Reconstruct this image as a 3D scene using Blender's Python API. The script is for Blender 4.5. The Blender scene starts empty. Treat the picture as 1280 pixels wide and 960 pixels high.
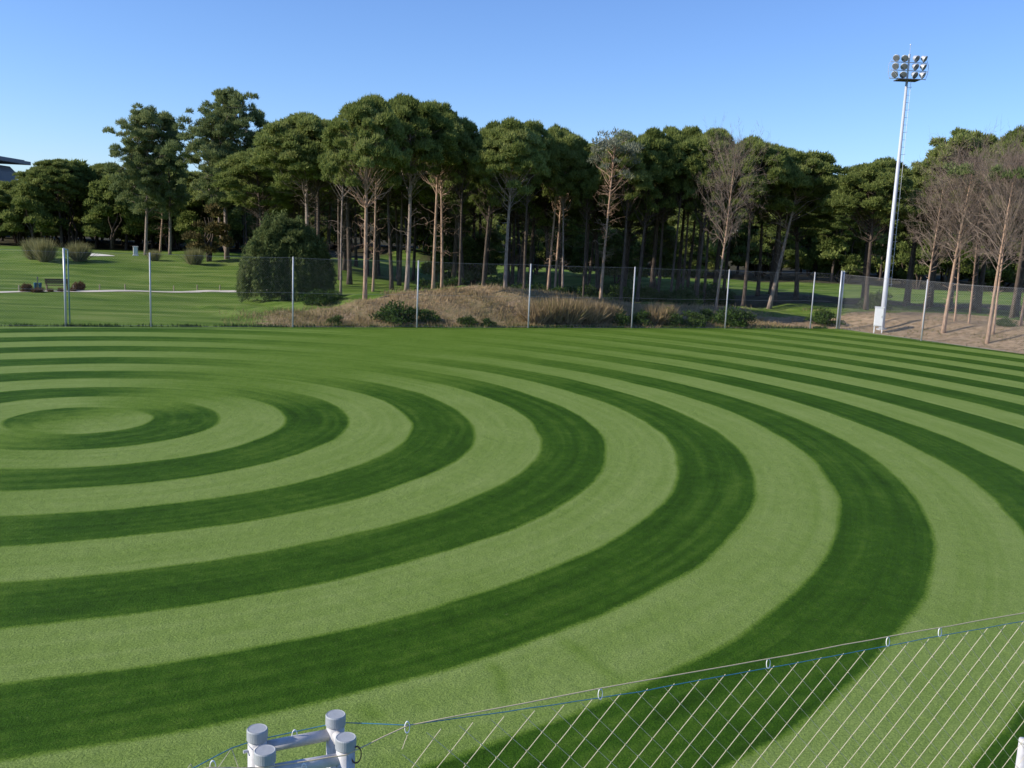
import bpy, math, random
import numpy as np
from mathutils import Vector, Matrix

C = bpy.data.collections.new("place")
bpy.context.scene.collection.children.link(C)
SC = bpy.context.scene
R = math.radians

# ------------------------------------------------------------------ camera
H = 6.0
FPX, PITCH, ROLL = 1202.9, 0.157508, 0.0425612
cam = bpy.data.cameras.new("camera")
cam.sensor_width = 36.0
cam.lens = 36.0 * FPX / 1280.0
cam.clip_start = 0.05
cam.clip_end = 6000
camo = bpy.data.objects.new("camera", cam)
C.objects.link(camo)
camo.matrix_world = (Matrix.Translation((0, 0, H)) @ Matrix.Rotation(math.pi / 2 - PITCH, 4, 'X')
                     @ Matrix.Rotation(ROLL, 4, 'Z'))
SC.camera = camo

# ------------------------------------------------------------------ sky and sun
SUN_EL = R(29)
to_sun = Vector((-1, -0.24, 0)).normalized()
az = math.atan2(to_sun.x, to_sun.y)
world = bpy.data.worlds.new("World")
SC.world = world
world.use_nodes = True
nt = world.node_tree
for n in list(nt.nodes):
    nt.nodes.remove(n)
sky = nt.nodes.new('ShaderNodeTexSky')
sky.sky_type = 'NISHITA'
sky.sun_disc = False
sky.sun_elevation = SUN_EL
sky.sun_rotation = az
sky.altitude = 0
sky.air_density = 1.0
sky.dust_density = 0.1
sky.ozone_density = 3.0
hs = nt.nodes.new('ShaderNodeHueSaturation')
hs.inputs['Saturation'].default_value = 1.0
bg = nt.nodes.new('ShaderNodeBackground')
bg.inputs['Strength'].default_value = 0.13
wo = nt.nodes.new('ShaderNodeOutputWorld')
nt.links.new(sky.outputs[0], hs.inputs['Color'])
tint = nt.nodes.new('ShaderNodeMix'); tint.data_type = 'RGBA'; tint.blend_type = 'MULTIPLY'
tint.inputs[0].default_value = 1.0
tint.inputs[7].default_value = (0.74, 0.90, 1.24, 1)
nt.links.new(hs.outputs[0], tint.inputs[6])
nt.links.new(tint.outputs[2], bg.inputs[0])
nt.links.new(bg.outputs[0], wo.inputs[0])
sun = bpy.data.lights.new("sun", 'SUN')
sun.energy = 5.0
sun.angle = R(0.53)
sun.color = (1.0, 0.93, 0.82)
suno = bpy.data.objects.new("sun", sun)
C.objects.link(suno)
sd = Vector((to_sun.x * math.cos(SUN_EL), to_sun.y * math.cos(SUN_EL), math.sin(SUN_EL)))
suno.rotation_euler = sd.to_track_quat('Z', 'Y').to_euler()
suno.location = (-60, -10, 40)
SC.view_settings.view_transform = 'Standard'
SC.view_settings.look = 'None'
SC.view_settings.gamma = 1
SC.view_settings.exposure = 0.20
SC.cycles.max_bounces = 6
SC.cycles.diffuse_bounces = 3
SC.cycles.transmission_bounces = 3
SC.cycles.use_denoising = True

# ------------------------------------------------------------------ helpers
def at(x, y, Y):
    """photo pixel -> point at depth Y (metres north of the viewpoint)"""
    dx = (x - 640) / FPX
    dy = -(y - 480) / FPX
    c, s = math.cos(ROLL), math.sin(ROLL)
    u = c * dx - s * dy
    v = s * dx + c * dy
    cp, sp = math.cos(PITCH), math.sin(PITCH)
    yy = cp + v * sp
    zz = -sp + v * cp
    t = Y / yy
    return Vector((u * t, Y, H + zz * t))

def tag(o, label=None, cat=None, group=None, kind=None):
    if label: o['label'] = label
    if cat: o['category'] = cat
    if group: o['group'] = group
    if kind: o['kind'] = kind
    return o

def empty(name, loc, rz=0.0, **kw):
    o = bpy.data.objects.new(name, None)
    C.objects.link(o)
    o.location = loc
    o.rotation_euler = (0, 0, rz)
    o.empty_display_size = 0.2
    tag(o, **kw)
    return o

def link_mesh(name, me, mat, parent=None, **kw):
    if mat is not None and len(me.materials) == 0:
        me.materials.append(mat)
    o = bpy.data.objects.new(name, me)
    C.objects.link(o)
    if parent is not None:
        o.parent = parent
    tag(o, **kw)
    return o

def copy_tree(o, parent=None):
    c = o.copy()
    C.objects.link(c)
    if parent is not None:
        c.parent = parent
    for ch in o.children:
        copy_tree(ch, c)
    return c

class MB:
    def __init__(self):
        self.v = []
        self.f = []
    def add(self, vs, fs):
        b = len(self.v)
        self.v += [tuple(p) for p in vs]
        self.f += [tuple(i + b for i in f) for f in fs]
    def box(self, c, s, rz=0.0, rx=0.0):
        m = Matrix.Translation(c) @ Matrix.Rotation(rz, 4, 'Z') @ Matrix.Rotation(rx, 4, 'X')
        hx, hy, hz = s[0] / 2, s[1] / 2, s[2] / 2
        b = min(hx, hy, hz) * 0.18
        vs = []
        for sx in (-1, 1):
            for sy in (-1, 1):
                for sz in (-1, 1):
                    vs.append(m @ Vector((sx * hx, sy * (hy - b), sz * (hz - b))))
                    vs.append(m @ Vector((sx * (hx - b), sy * hy, sz * (hz - b))))
                    vs.append(m @ Vector((sx * (hx - b), sy * (hy - b), sz * hz)))
        def idx(sx, sy, sz, k):
            return ((sx > 0) * 4 + (sy > 0) * 2 + (sz > 0)) * 3 + k
        fs = []
        for s_ in (-1, 1):
            q = [idx(s_, -1, -1, 0), idx(s_, 1, -1, 0), idx(s_, 1, 1, 0), idx(s_, -1, 1, 0)]
            fs.append(q if s_ > 0 else q[::-1])
            q = [idx(1, s_, -1, 1), idx(-1, s_, -1, 1), idx(-1, s_, 1, 1), idx(1, s_, 1, 1)]
            fs.append(q if s_ > 0 else q[::-1])
            q = [idx(-1, -1, s_, 2), idx(1, -1, s_, 2), idx(1, 1, s_, 2), idx(-1, 1, s_, 2)]
            fs.append(q if s_ > 0 else q[::-1])
        for a in (-1, 1):
            for b_ in (-1, 1):
                q = [idx(a, b_, -1, 0), idx(a, b_, -1, 1), idx(a, b_, 1, 1), idx(a, b_, 1, 0)]
                fs.append(q if a * b_ > 0 else q[::-1])
                q = [idx(a, -1, b_, 2), idx(a, -1, b_, 0), idx(a, 1, b_, 0), idx(a, 1, b_, 2)]
                fs.append(q if a * b_ > 0 else q[::-1])
                q = [idx(-1, a, b_, 1), idx(-1, a, b_, 2), idx(1, a, b_, 2), idx(1, a, b_, 1)]
                fs.append(q if a * b_ > 0 else q[::-1])
        for a in (-1, 1):
            for b_ in (-1, 1):
                for c_ in (-1, 1):
                    q = [idx(a, b_, c_, 0), idx(a, b_, c_, 1), idx(a, b_, c_, 2)]
                    fs.append(q if a * b_ * c_ > 0 else q[::-1])
        self.add(vs, fs)
    def tube(self, pts, rad, n=8, cap=True):
        pts = [Vector(p) for p in pts]
        if not hasattr(rad, '__len__'):
            rad = [rad] * len(pts)
        vs, fs = [], []
        prev = None
        for i, p in enumerate(pts):
            if i == 0: t = pts[1] - p
            elif i == len(pts) - 1: t = p - pts[i - 1]
            else: t = pts[i + 1] - pts[i - 1]
            t = t.normalized()
            if prev is None:
                a = Vector((0, 0, 1)) if abs(t.z) < 0.9 else Vector((1, 0, 0))
                u = t.cross(a).normalized()
            else:
                u = (prev - t * prev.dot(t)).normalized()
            prev = u
            w = t.cross(u)
            for k in range(n):
                ang = 2 * math.pi * k / n
                vs.append(p + (u * math.cos(ang) + w * math.sin(ang)) * rad[i])
        for i in range(len(pts) - 1):
            for k in range(n):
                a = i * n + k
                b = i * n + (k + 1) % n
                fs.append((a, b, b + n, a + n))
        if cap and n > 2:
            fs.append(tuple(range(n))[::-1])
            fs.append(tuple((len(pts) - 1) * n + k for k in range(n)))
        self.add(vs, fs)
    def lathe(self, prof, m=Matrix.Identity(4), n=16):
        vs, fs = [], []
        for r, z in prof:
            for k in range(n):
                a = 2 * math.pi * k / n
                vs.append(m @ Vector((r * math.cos(a), r * math.sin(a), z)))
        for i in range(len(prof) - 1):
            for k in range(n):
                a = i * n + k
                b = i * n + (k + 1) % n
                fs.append((a, b, b + n, a + n))
        fs.append(tuple(range(n))[::-1])
        fs.append(tuple((len(prof) - 1) * n + k for k in range(n)))
        self.add(vs, fs)
    def torus(self, c, ax, R_, r, n=14, m=6, sx=1.0, sy=1.0):
        q = Vector(ax).normalized().to_track_quat('Z', 'Y').to_matrix()
        vs, fs = [], []
        for i in range(n):
            a = 2 * math.pi * i / n
            for j in range(m):
                b = 2 * math.pi * j / m
                rr = R_ + r * math.cos(b)
                vs.append(Vector(c) + q @ Vector((rr * math.cos(a) * sx, rr * math.sin(a) * sy, r * math.sin(b))))
        for i in range(n):
            for j in range(m):
                fs.append((i * m + j, ((i + 1) % n) * m + j, ((i + 1) % n) * m + (j + 1) % m, i * m + (j + 1) % m))
        self.add(vs, fs)
    def mesh(self, name, smooth=False):
        me = bpy.data.meshes.new(name)
        me.from_pydata(self.v, [], self.f)
        if smooth:
            me.polygons.foreach_set('use_smooth', [True] * len(me.polygons))
        me.update()
        return me
    def build(self, name, mat, parent=None, smooth=False, **kw):
        return link_mesh(name, self.mesh(name, smooth), mat, parent, **kw)

def tri_mesh(name, T, tint):
    """T (n,3,3) triangles, tint (n,) face attribute"""
    n = len(T)
    me = bpy.data.meshes.new(name)
    me.vertices.add(n * 3)
    me.vertices.foreach_set('co', T.reshape(-1).astype(np.float32))
    me.loops.add(n * 3)
    me.loops.foreach_set('vertex_index', np.arange(n * 3, dtype=np.int32))
    me.polygons.add(n)
    me.polygons.foreach_set('loop_start', np.arange(0, n * 3, 3, dtype=np.int32))
    me.update()
    me.validate()
    a = me.attributes.new('tint', 'FLOAT', 'FACE')
    a.data.foreach_set('value', np.asarray(tint, dtype=np.float32))
    return me

# ------------------------------------------------------------------ materials
def new_mat(name):
    m = bpy.data.materials.new(name)
    m.use_nodes = True
    t = m.node_tree
    for n in list(t.nodes):
        t.nodes.remove(n)
    return m, t

def N(t, kind, **kw):
    n = t.nodes.new(kind)
    for k, v in kw.items():
        if k in n.bl_rna.properties:
            setattr(n, k, v)
        else:
            n.inputs[k].default_value = v
    return n

def ramp(t, stops, interp='LINEAR'):
    n = t.nodes.new('ShaderNodeValToRGB')
    n.color_ramp.interpolation = interp
    e = n.color_ramp.elements
    while len(e) < len(stops):
        e.new(0.5)
    for i, (p, c) in enumerate(stops):
        e[i].position = p
        e[i].color = (c[0], c[1], c[2], 1)
    return n

def math_n(t, op, a=None, b=None, c=None, clamp=False):
    n = t.nodes.new('ShaderNodeMath')
    n.operation = op
    n.use_clamp = clamp
    for i, v in enumerate((a, b, c)):
        if v is None: continue
        if isinstance(v, (int, float)): n.inputs[i].default_value = v
        else: t.links.new(v, n.inputs[i])
    return n.outputs[0]

def mix_c(t, f, a, b, mode='MIX'):
    n = t.nodes.new('ShaderNodeMix')
    n.data_type = 'RGBA'
    n.blend_type = mode
    for sock, v in ((n.inputs[0], f), (n.inputs[6], a), (n.inputs[7], b)):
        if isinstance(v, (int, float)): sock.default_value = v
        elif isinstance(v, tuple): sock.default_value = (v[0], v[1], v[2], 1)
        else: t.links.new(v, sock)
    return n.outputs[2]

def noise(t, vec, scale, detail=3, rough=0.55, dist=0.0):
    n = t.nodes.new('ShaderNodeTexNoise')
    n.inputs['Scale'].default_value = scale
    n.inputs['Detail'].default_value = detail
    n.inputs['Roughness'].default_value = rough
    n.inputs['Distortion'].default_value = dist
    if vec is not None: t.links.new(vec, n.inputs['Vector'])
    return n.outputs[0]

def bump(t, height, strength, dist=0.05):
    n = t.nodes.new('ShaderNodeBump')
    n.inputs['Strength'].default_value = strength
    n.inputs['Distance'].default_value = dist
    t.links.new(height, n.inputs['Height'])
    return n.outputs[0]

def finish(m, t, color, rough=0.8, metal=0.0, normal=None, spec=0.3):
    b = t.nodes.new('ShaderNodeBsdfPrincipled')
    if isinstance(color, tuple): b.inputs['Base Color'].default_value = (*color, 1)
    else: t.links.new(color, b.inputs['Base Color'])
    if isinstance(rough, (int, float)): b.inputs['Roughness'].default_value = rough
    else: t.links.new(rough, b.inputs['Roughness'])
    b.inputs['Metallic'].default_value = metal
    b.inputs['Specular IOR Level'].default_value = spec
    if normal is not None: t.links.new(normal, b.inputs['Normal'])
    o = t.nodes.new('ShaderNodeOutputMaterial')
    t.links.new(b.outputs[0], o.inputs[0])
    return m

def simple(name, col, rough=0.6, metal=0.0, var=0.12, scale=6.0, spec=0.3):
    m, t = new_mat(name)
    tc = t.nodes.new('ShaderNodeTexCoord')
    n = noise(t, tc.outputs['Object'], scale, 4)
    c = mix_c(t, n, tuple(x * (1 - var) for x in col), tuple(min(1, x * (1 + var)) for x in col))
    n2 = noise(t, tc.outputs['Object'], scale * 7, 3)
    return finish(m, t, c, rough, metal, bump(t, n2, 0.15, 0.004), spec)

def leaf_mat(name, dark, light, olive, trans=0.25):
    m, t = new_mat(name)
    a = N(t, 'ShaderNodeAttribute', attribute_name='tint')
    oi = t.nodes.new('ShaderNodeObjectInfo')
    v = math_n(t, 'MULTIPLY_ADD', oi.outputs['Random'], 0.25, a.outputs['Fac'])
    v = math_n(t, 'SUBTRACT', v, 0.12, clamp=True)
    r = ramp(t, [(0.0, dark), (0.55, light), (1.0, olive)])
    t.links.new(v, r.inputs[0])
    d = t.nodes.new('ShaderNodeBsdfDiffuse')
    t.links.new(r.outputs[0], d.inputs[0])
    tr = t.nodes.new('ShaderNodeBsdfTranslucent')
    t.links.new(r.outputs[0], tr.inputs[0])
    mx = t.nodes.new('ShaderNodeMixShader')
    mx.inputs[0].default_value = trans
    t.links.new(d.outputs[0], mx.inputs[1])
    t.links.new(tr.outputs[0], mx.inputs[2])
    o = t.nodes.new('ShaderNodeOutputMaterial')
    t.links.new(mx.outputs[0], o.inputs[0])
    return m

def bark_mat(name, a, b):
    m, t = new_mat(name)
    tc = t.nodes.new('ShaderNodeTexCoord')
    mp = t.nodes.new('ShaderNodeMapping')
    mp.inputs['Scale'].default_value = (3.0, 3.0, 0.7)
    t.links.new(tc.outputs['Object'], mp.inputs[0])
    n = noise(t, mp.outputs[0], 3.0, 5, 0.7)
    r = ramp(t, [(0.35, a), (0.65, b)])
    t.links.new(n, r.inputs[0])
    return finish(m, t, r.outputs[0], 0.9, 0, bump(t, n, 0.9, 0.05), 0.1)

M = {}
M['needles'] = leaf_mat('pine_needles', (0.080, 0.110, 0.030), (0.215, 0.255, 0.070), (0.340, 0.365, 0.130), 0.40)
M['needles_open'] = leaf_mat('pine_needles_soft', (0.090, 0.125, 0.048), (0.205, 0.245, 0.095), (0.310, 0.340, 0.150), 0.40)
M['grey_needles'] = leaf_mat('thin_grey_needles', (0.12, 0.13, 0.09), (0.24, 0.25, 0.17), (0.34, 0.34, 0.25), 0.3)
M['weeping'] = leaf_mat('weeping_leaves', (0.070, 0.098, 0.034), (0.155, 0.185, 0.065), (0.240, 0.260, 0.110), 0.36)
M['brown_leaf'] = leaf_mat('autumn_leaves', (0.060, 0.055, 0.025), (0.140, 0.115, 0.045), (0.200, 0.150, 0.060), 0.25)
M['shrub'] = leaf_mat('shrub_leaves', (0.022, 0.045, 0.012), (0.055, 0.095, 0.022), (0.100, 0.135, 0.035), 0.2)
M['reed'] = leaf_mat('tussock_blades', (0.15, 0.16, 0.055), (0.30, 0.28, 0.13), (0.46, 0.41, 0.24), 0.35)
M['redbush'] = leaf_mat('reddish_leaves', (0.07, 0.045, 0.022), (0.15, 0.085, 0.045), (0.22, 0.14, 0.08), 0.25)
M['dry'] = leaf_mat('dry_grass_blades', (0.13, 0.145, 0.045), (0.33, 0.24, 0.125), (0.52, 0.38, 0.235), 0.3)
M['twig'] = simple('dead_twigs', (0.22, 0.165, 0.125), 0.95, var=0.3, scale=1.0)
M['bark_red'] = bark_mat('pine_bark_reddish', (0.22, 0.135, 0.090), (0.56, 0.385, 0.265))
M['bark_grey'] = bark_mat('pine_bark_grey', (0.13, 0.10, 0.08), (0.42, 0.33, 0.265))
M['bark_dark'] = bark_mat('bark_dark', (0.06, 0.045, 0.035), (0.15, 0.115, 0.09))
M['galv'] = simple('galvanised_steel', (0.55, 0.56, 0.58), 0.45, 0.35, 0.1, 3.0)
M['galv_far'] = simple('grey_fence_steel', (0.50, 0.50, 0.50), 0.6, 0.2, 0.12, 3.0)
M['teal'] = simple('teal_painted_steel', (0.10, 0.20, 0.20), 0.6, 0.0, 0.15, 3.0)
M['wire'] = simple('fence_wire', (0.36, 0.36, 0.37), 0.6, 0.3, 0.1, 2.0)
def worn():
    m, t = new_mat('painted_aluminium_post')
    tc = t.nodes.new('ShaderNodeTexCoord')
    P = tc.outputs['Object']
    g1 = ramp(t, [(0.35, (0.42, 0.405, 0.395)), (0.6, (0.58, 0.565, 0.56))]); t.links.new(noise(t, P, 14.0, 5, 0.7), g1.inputs[0])
    mp = t.nodes.new('ShaderNodeMapping'); mp.inputs['Scale'].default_value = (60, 60, 9); t.links.new(P, mp.inputs[0])
    g2 = ramp(t, [(0.66, (0, 0, 0)), (0.72, (1, 1, 1))]); t.links.new(noise(t, mp.outputs[0], 1.0, 5, 0.75), g2.inputs[0])
    c = mix_c(t, math_n(t, 'MULTIPLY', g2.outputs[0], 0.75), g1.outputs[0], (0.26, 0.20, 0.16))
    return finish(m, t, c, 0.5, 0, bump(t, noise(t, P, 90.0, 3), 0.2, 0.002), 0.4)
M['alu'] = worn()
M['ring'] = simple('rusty_ring_steel', (0.16, 0.09, 0.06), 0.8, 0.2, 0.4, 60.0)
M['cap'] = simple('grey_plastic_cap', (0.34, 0.355, 0.365), 0.55, 0.0, 0.22, 40.0)
M['white'] = simple('white_painted_steel', (0.80, 0.80, 0.80), 0.5, 0.0, 0.05, 3.0)
M['mast'] = simple('white_grey_mast_paint', (0.56, 0.57, 0.60), 0.45, 0.1, 0.08, 1.0)
M['darksteel'] = simple('dark_steel', (0.10, 0.10, 0.11), 0.55, 0.3)
M['glass'] = simple('floodlight_glass', (0.16, 0.17, 0.18), 0.12, 0.0, 0.1, 3.0, 0.8)
M['rope_cream'] = simple('cream_rope', (0.62, 0.50, 0.33), 0.9, 0, 0.25, 60.0)
M['rope_blue'] = simple('blue_rope', (0.035, 0.18, 0.30), 0.8, 0, 0.25, 60.0)
M['cord'] = simple('net_cord', (0.60, 0.52, 0.37), 0.9, 0, 0.25, 20.0)
M['wood'] = simple('brown_bench_wood', (0.09, 0.055, 0.035), 0.8, 0, 0.3, 12.0)
M['stake'] = simple('weathered_stake_wood', (0.34, 0.27, 0.19), 0.9, 0, 0.3, 12.0)
M['bluebin'] = simple('blue_green_bin_plastic', (0.035, 0.12, 0.16), 0.5, 0, 0.2)
M['concrete'] = simple('pale_concrete', (0.22, 0.22, 0.23), 0.85, 0, 0.15, 0.8)
M['roofc'] = simple('grey_roof_slab', (0.20, 0.20, 0.21), 0.85, 0, 0.15, 0.8)
M['window'] = simple('dark_window_glass', (0.03, 0.035, 0.04), 0.1, 0, 0.1, 3.0, 0.8)
M['stone'] = simple('white_marker_stone', (0.66, 0.65, 0.62), 0.8, 0, 0.1, 4.0)

# ---- mown pitch
CX, CY, RW, R0 = -12.6135, 27.6528, 1.91704, 0.0957
def seg_mark(a, b, w):
    a, b = at(*a, 10), at(*b, 10)
    def g_(v):
        d_ = v - Vector((0, 0, H)); k_ = -H / d_.z
        return d_.x * k_, d_.y * k_
    (x0, y0), (x1, y1) = g_(a), g_(b)
    return ((x0 + x1) / 2, (y0 + y1) / 2, math.atan2(y1 - y0, x1 - x0), math.hypot(x1 - x0, y1 - y0) / 2 * 1.1, w)
MARKS = [seg_mark((608, 826), (628, 845), 0.14), seg_mark((624, 838), (632, 880), 0.14), seg_mark((695, 792), (745, 830), 0.18), seg_mark((740, 826), (775, 852), 0.16), seg_mark((450, 880), (475, 900), 0.2)]
def pitch_mat():
    m, t = new_mat('mown_pitch_grass')
    g = t.nodes.new('ShaderNodeNewGeometry')
    P = g.outputs['Position']
    sp = t.nodes.new('ShaderNodeSeparateXYZ')
    t.links.new(P, sp.inputs[0])
    x = math_n(t, 'SUBTRACT', sp.outputs[0], CX)
    y = math_n(t, 'SUBTRACT', sp.outputs[1], CY)
    r = math_n(t, 'SQRT', math_n(t, 'ADD', math_n(t, 'MULTIPLY', x, x), math_n(t, 'MULTIPLY', y, y)))
    # wobble of the mowing edge + ragged blades
    wob = math_n(t, 'MULTIPLY', math_n(t, 'SUBTRACT', noise(t, P, 0.22, 3), 0.5), 0.42)
    rag = math_n(t, 'MULTIPLY', math_n(t, 'SUBTRACT', noise(t, P, 14.0, 3, 0.7), 0.5), 0.16)
    rr = math_n(t, 'ADD', r, math_n(t, 'ADD', wob, rag))
    ph = math_n(t, 'MULTIPLY', math_n(t, 'SUBTRACT', rr, R0), math.pi / RW)
    s = math_n(t, 'SINE', ph)
    s = math_n(t, 'MULTIPLY', s, 9.0)
    s = math_n(t, 'MAXIMUM', math_n(t, 'MINIMUM', s, 1.0), -1.0)
    # mown stripes: sheen of the leaning blades painted as colour, reversed ring by ring
    wx, wy = 0.31, 0.951  # fixed heading along which the painted sheen fades and flips
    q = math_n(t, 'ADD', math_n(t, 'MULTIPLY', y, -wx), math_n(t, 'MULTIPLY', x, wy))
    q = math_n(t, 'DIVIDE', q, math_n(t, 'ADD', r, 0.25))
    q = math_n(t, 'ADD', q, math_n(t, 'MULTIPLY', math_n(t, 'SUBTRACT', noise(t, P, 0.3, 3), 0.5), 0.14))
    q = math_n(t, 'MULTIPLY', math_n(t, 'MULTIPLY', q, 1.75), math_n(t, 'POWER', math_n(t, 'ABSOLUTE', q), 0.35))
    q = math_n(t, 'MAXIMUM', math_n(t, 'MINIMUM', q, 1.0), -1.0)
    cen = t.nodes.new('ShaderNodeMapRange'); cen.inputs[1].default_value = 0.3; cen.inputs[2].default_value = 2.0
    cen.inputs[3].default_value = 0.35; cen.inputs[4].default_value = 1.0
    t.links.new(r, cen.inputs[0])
    lay_sheen = math_n(t, 'MULTIPLY', math_n(t, 'MULTIPLY', s, q), cen.outputs[0])
    lay_sheen = math_n(t, 'ADD', lay_sheen, math_n(t, 'MULTIPLY', math_n(t, 'SUBTRACT', 1.0, cen.outputs[0]), 0.6))
    f = math_n(t, 'MULTIPLY_ADD', lay_sheen, 0.34, 0.5)
    # streaks that follow the mower
    th = math_n(t, 'ARCTAN2', y, x)
    cv = t.nodes.new('ShaderNodeCombineXYZ')
    t.links.new(math_n(t, 'MULTIPLY', r, 3.2), cv.inputs[0])
    t.links.new(math_n(t, 'MULTIPLY', th, 1.6), cv.inputs[1])
    st = noise(t, cv.outputs[0], 1.0, 4, 0.6)
    f = math_n(t, 'ADD', f, math_n(t, 'MULTIPLY', math_n(t, 'SUBTRACT', st, 0.5), 0.55))
    big = noise(t, P, 0.55, 4, 0.6)
    f = math_n(t, 'ADD', f, math_n(t, 'MULTIPLY', math_n(t, 'SUBTRACT', big, 0.5), 0.30))
    mid = noise(t, P, 3.5, 4, 0.65)
    f = math_n(t, 'ADD', f, math_n(t, 'MULTIPLY', math_n(t, 'SUBTRACT', mid, 0.5), 0.30), clamp=True)
    for (mx, my, ang, ln, wd) in MARKS:
        mp = t.nodes.new('ShaderNodeMapping'); mp.vector_type = 'TEXTURE'
        mp.inputs['Location'].default_value = (mx, my, 0); mp.inputs['Rotation'].default_value = (0, 0, ang)
        mp.inputs['Scale'].default_value = (ln, wd, 1)
        t.links.new(P, mp.inputs[0])
        vl = t.nodes.new('ShaderNodeVectorMath'); vl.operation = 'LENGTH'
        t.links.new(mp.outputs[0], vl.inputs[0])
        e_ = math_n(t, 'MULTIPLY', math_n(t, 'SUBTRACT', 1.15, vl.outputs[1], clamp=True), 0.30)
        f = math_n(t, 'SUBTRACT', f, math_n(t, 'MULTIPLY', e_, math_n(t, 'ADD', mid, 0.2)), clamp=True)
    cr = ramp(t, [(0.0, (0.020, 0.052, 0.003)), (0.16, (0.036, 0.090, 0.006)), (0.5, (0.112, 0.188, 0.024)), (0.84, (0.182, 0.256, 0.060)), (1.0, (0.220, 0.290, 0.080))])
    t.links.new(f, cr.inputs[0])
    fine = math_n(t, 'ADD', math_n(t, 'MULTIPLY', noise(t, P, 34.0, 3, 0.7), 0.6), math_n(t, 'MULTIPLY', noise(t, P, 80.0, 2, 0.6), 0.4))
    fr = ramp(t, [(0.34, (0.42, 0.47, 0.40)), (0.50, (0.98, 0.98, 0.95)), (0.66, (1.62, 1.50, 1.55))])
    t.links.new(fine, fr.inputs[0])
    col = mix_c(t, 1.0, cr.outputs[0], fr.outputs[0], 'MULTIPLY')
    yel = ramp(t, [(0.60, (0, 0, 0)), (0.78, (1, 1, 1))])
    t.links.new(noise(t, P, 9.0, 5, 0.7), yel.inputs[0])
    col = mix_c(t, math_n(t, 'MULTIPLY', yel.outputs[0], 0.35), col, (0.22, 0.24, 0.09))
    h = math_n(t, 'ADD', fine, math_n(t, 'MULTIPLY', mid, 1.5))
    return finish(m, t, col, 0.75, 0, bump(t, h, 0.7, 0.035), 0.05)
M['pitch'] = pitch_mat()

def terrain_mat():
    m, t = new_mat('rough_ground')
    g = t.nodes.new('ShaderNodeNewGeometry')
    P = g.outputs['Position']
    a = N(t, 'ShaderNodeAttribute', attribute_name='zone')
    sx = t.nodes.new('ShaderNodeSeparateColor')
    t.links.new(a.outputs['Color'], sx.inputs[0])
    mp = t.nodes.new('ShaderNodeMapping')
    mp.inputs['Scale'].default_value = (0.12, 0.55, 0.5)
    mp.inputs['Rotation'].default_value = (0, 0, 0.25)
    t.links.new(P, mp.inputs[0])
    n1 = noise(t, mp.outputs[0], 1.0, 4, 0.6)
    n2 = noise(t, P, 2.2, 5, 0.7)
    n3 = noise(t, P, 12.0, 4, 0.75)
    lawn = ramp(t, [(0.34, (0.050, 0.100, 0.010)), (0.5, (0.108, 0.172, 0.024)), (0.66, (0.195, 0.235, 0.062))])
    t.links.new(math_n(t, 'ADD', math_n(t, 'MULTIPLY', n1, 0.8), math_n(t, 'MULTIPLY', n3, 0.2)), lawn.inputs[0])
    dry = ramp(t, [(0.32, (0.105, 0.115, 0.040)), (0.5, (0.25, 0.185, 0.095)), (0.7, (0.36, 0.27, 0.155))])
    t.links.new(math_n(t, 'ADD', math_n(t, 'MULTIPLY', n2, 0.6), math_n(t, 'MULTIPLY', n3, 0.4)), dry.inputs[0])
    dirt = ramp(t, [(0.40, (0.13, 0.115, 0.045)), (0.44, (0.24, 0.165, 0.095)), (0.54, (0.36, 0.255, 0.155)), (0.66, (0.56, 0.42, 0.27))])
    t.links.new(math_n(t, 'ADD', math_n(t, 'MULTIPLY', n2, 0.6), math_n(t, 'MULTIPLY', n3, 0.4)), dirt.inputs[0])
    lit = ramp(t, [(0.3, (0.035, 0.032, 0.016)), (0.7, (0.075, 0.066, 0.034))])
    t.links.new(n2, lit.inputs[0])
    def edge(ch):
        v = math_n(t, 'ADD', ch, math_n(t, 'MULTIPLY', math_n(t, 'SUBTRACT', n2, 0.5), 0.8))
        r = ramp(t, [(0.38, (0, 0, 0)), (0.62, (1, 1, 1))])
        t.links.new(v, r.inputs[0])
        return r.outputs[0]
    c = mix_c(t, edge(sx.outputs[0]), lawn.outputs[0], dry.outputs[0])
    c = mix_c(t, edge(sx.outputs[1]), c, dirt.outputs[0])
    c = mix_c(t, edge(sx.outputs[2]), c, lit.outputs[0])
    return finish(m, t, c, 0.9, 0, bump(t, math_n(t, 'ADD', n3, n2), 0.8, 0.06), 0.1)
M['terrain'] = terrain_mat()
M['path'] = simple('pale_gravel_path', (0.60, 0.54, 0.44), 0.9, 0, 0.2, 2.0)
M['sand'] = simple('white_bunker_sand', (0.70, 0.66, 0.56), 0.9, 0, 0.1, 2.0)

# ------------------------------------------------------------------ terrain
P0 = np.array([-19.9, 52.3])
FD = np.array([0.9272, 0.3745]); FD /= np.hypot(*FD)
FN = np.array([-FD[1], FD[0]])
CORNER = P0 + FD * 46.75
SD = np.array([30.6, 57.3]) - CORNER; SD /= np.hypot(*SD)
SN = np.array([-SD[1], SD[0]])
if SN[0] < 0: SN = -SN
def sstep(a, b, x):
    t = np.clip((x - a) / (b - a), 0, 1)
    return t * t * (3 - 2 * t)
def wob(X, Y, f, seed):
    return (np.sin(X * f + seed) * np.cos(Y * f * 0.9 + seed * 1.7) + 0.5 * np.sin(X * f * 2.3 + Y * f * 1.7 + seed * 2.1)
            + 0.25 * np.sin(X * f * 5.1 - Y * f * 4.3 + seed)) / 1.75
AU = ([-60, 3, 7.5, 11, 14, 18, 21, 26, 30, 34, 39, 43, 46, 50, 80], [0, 0, .3, .72, 1.2, 1.6, 1.9, 1.8, 1.25, .85, .8, .75, .55, .5, .5])
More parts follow.
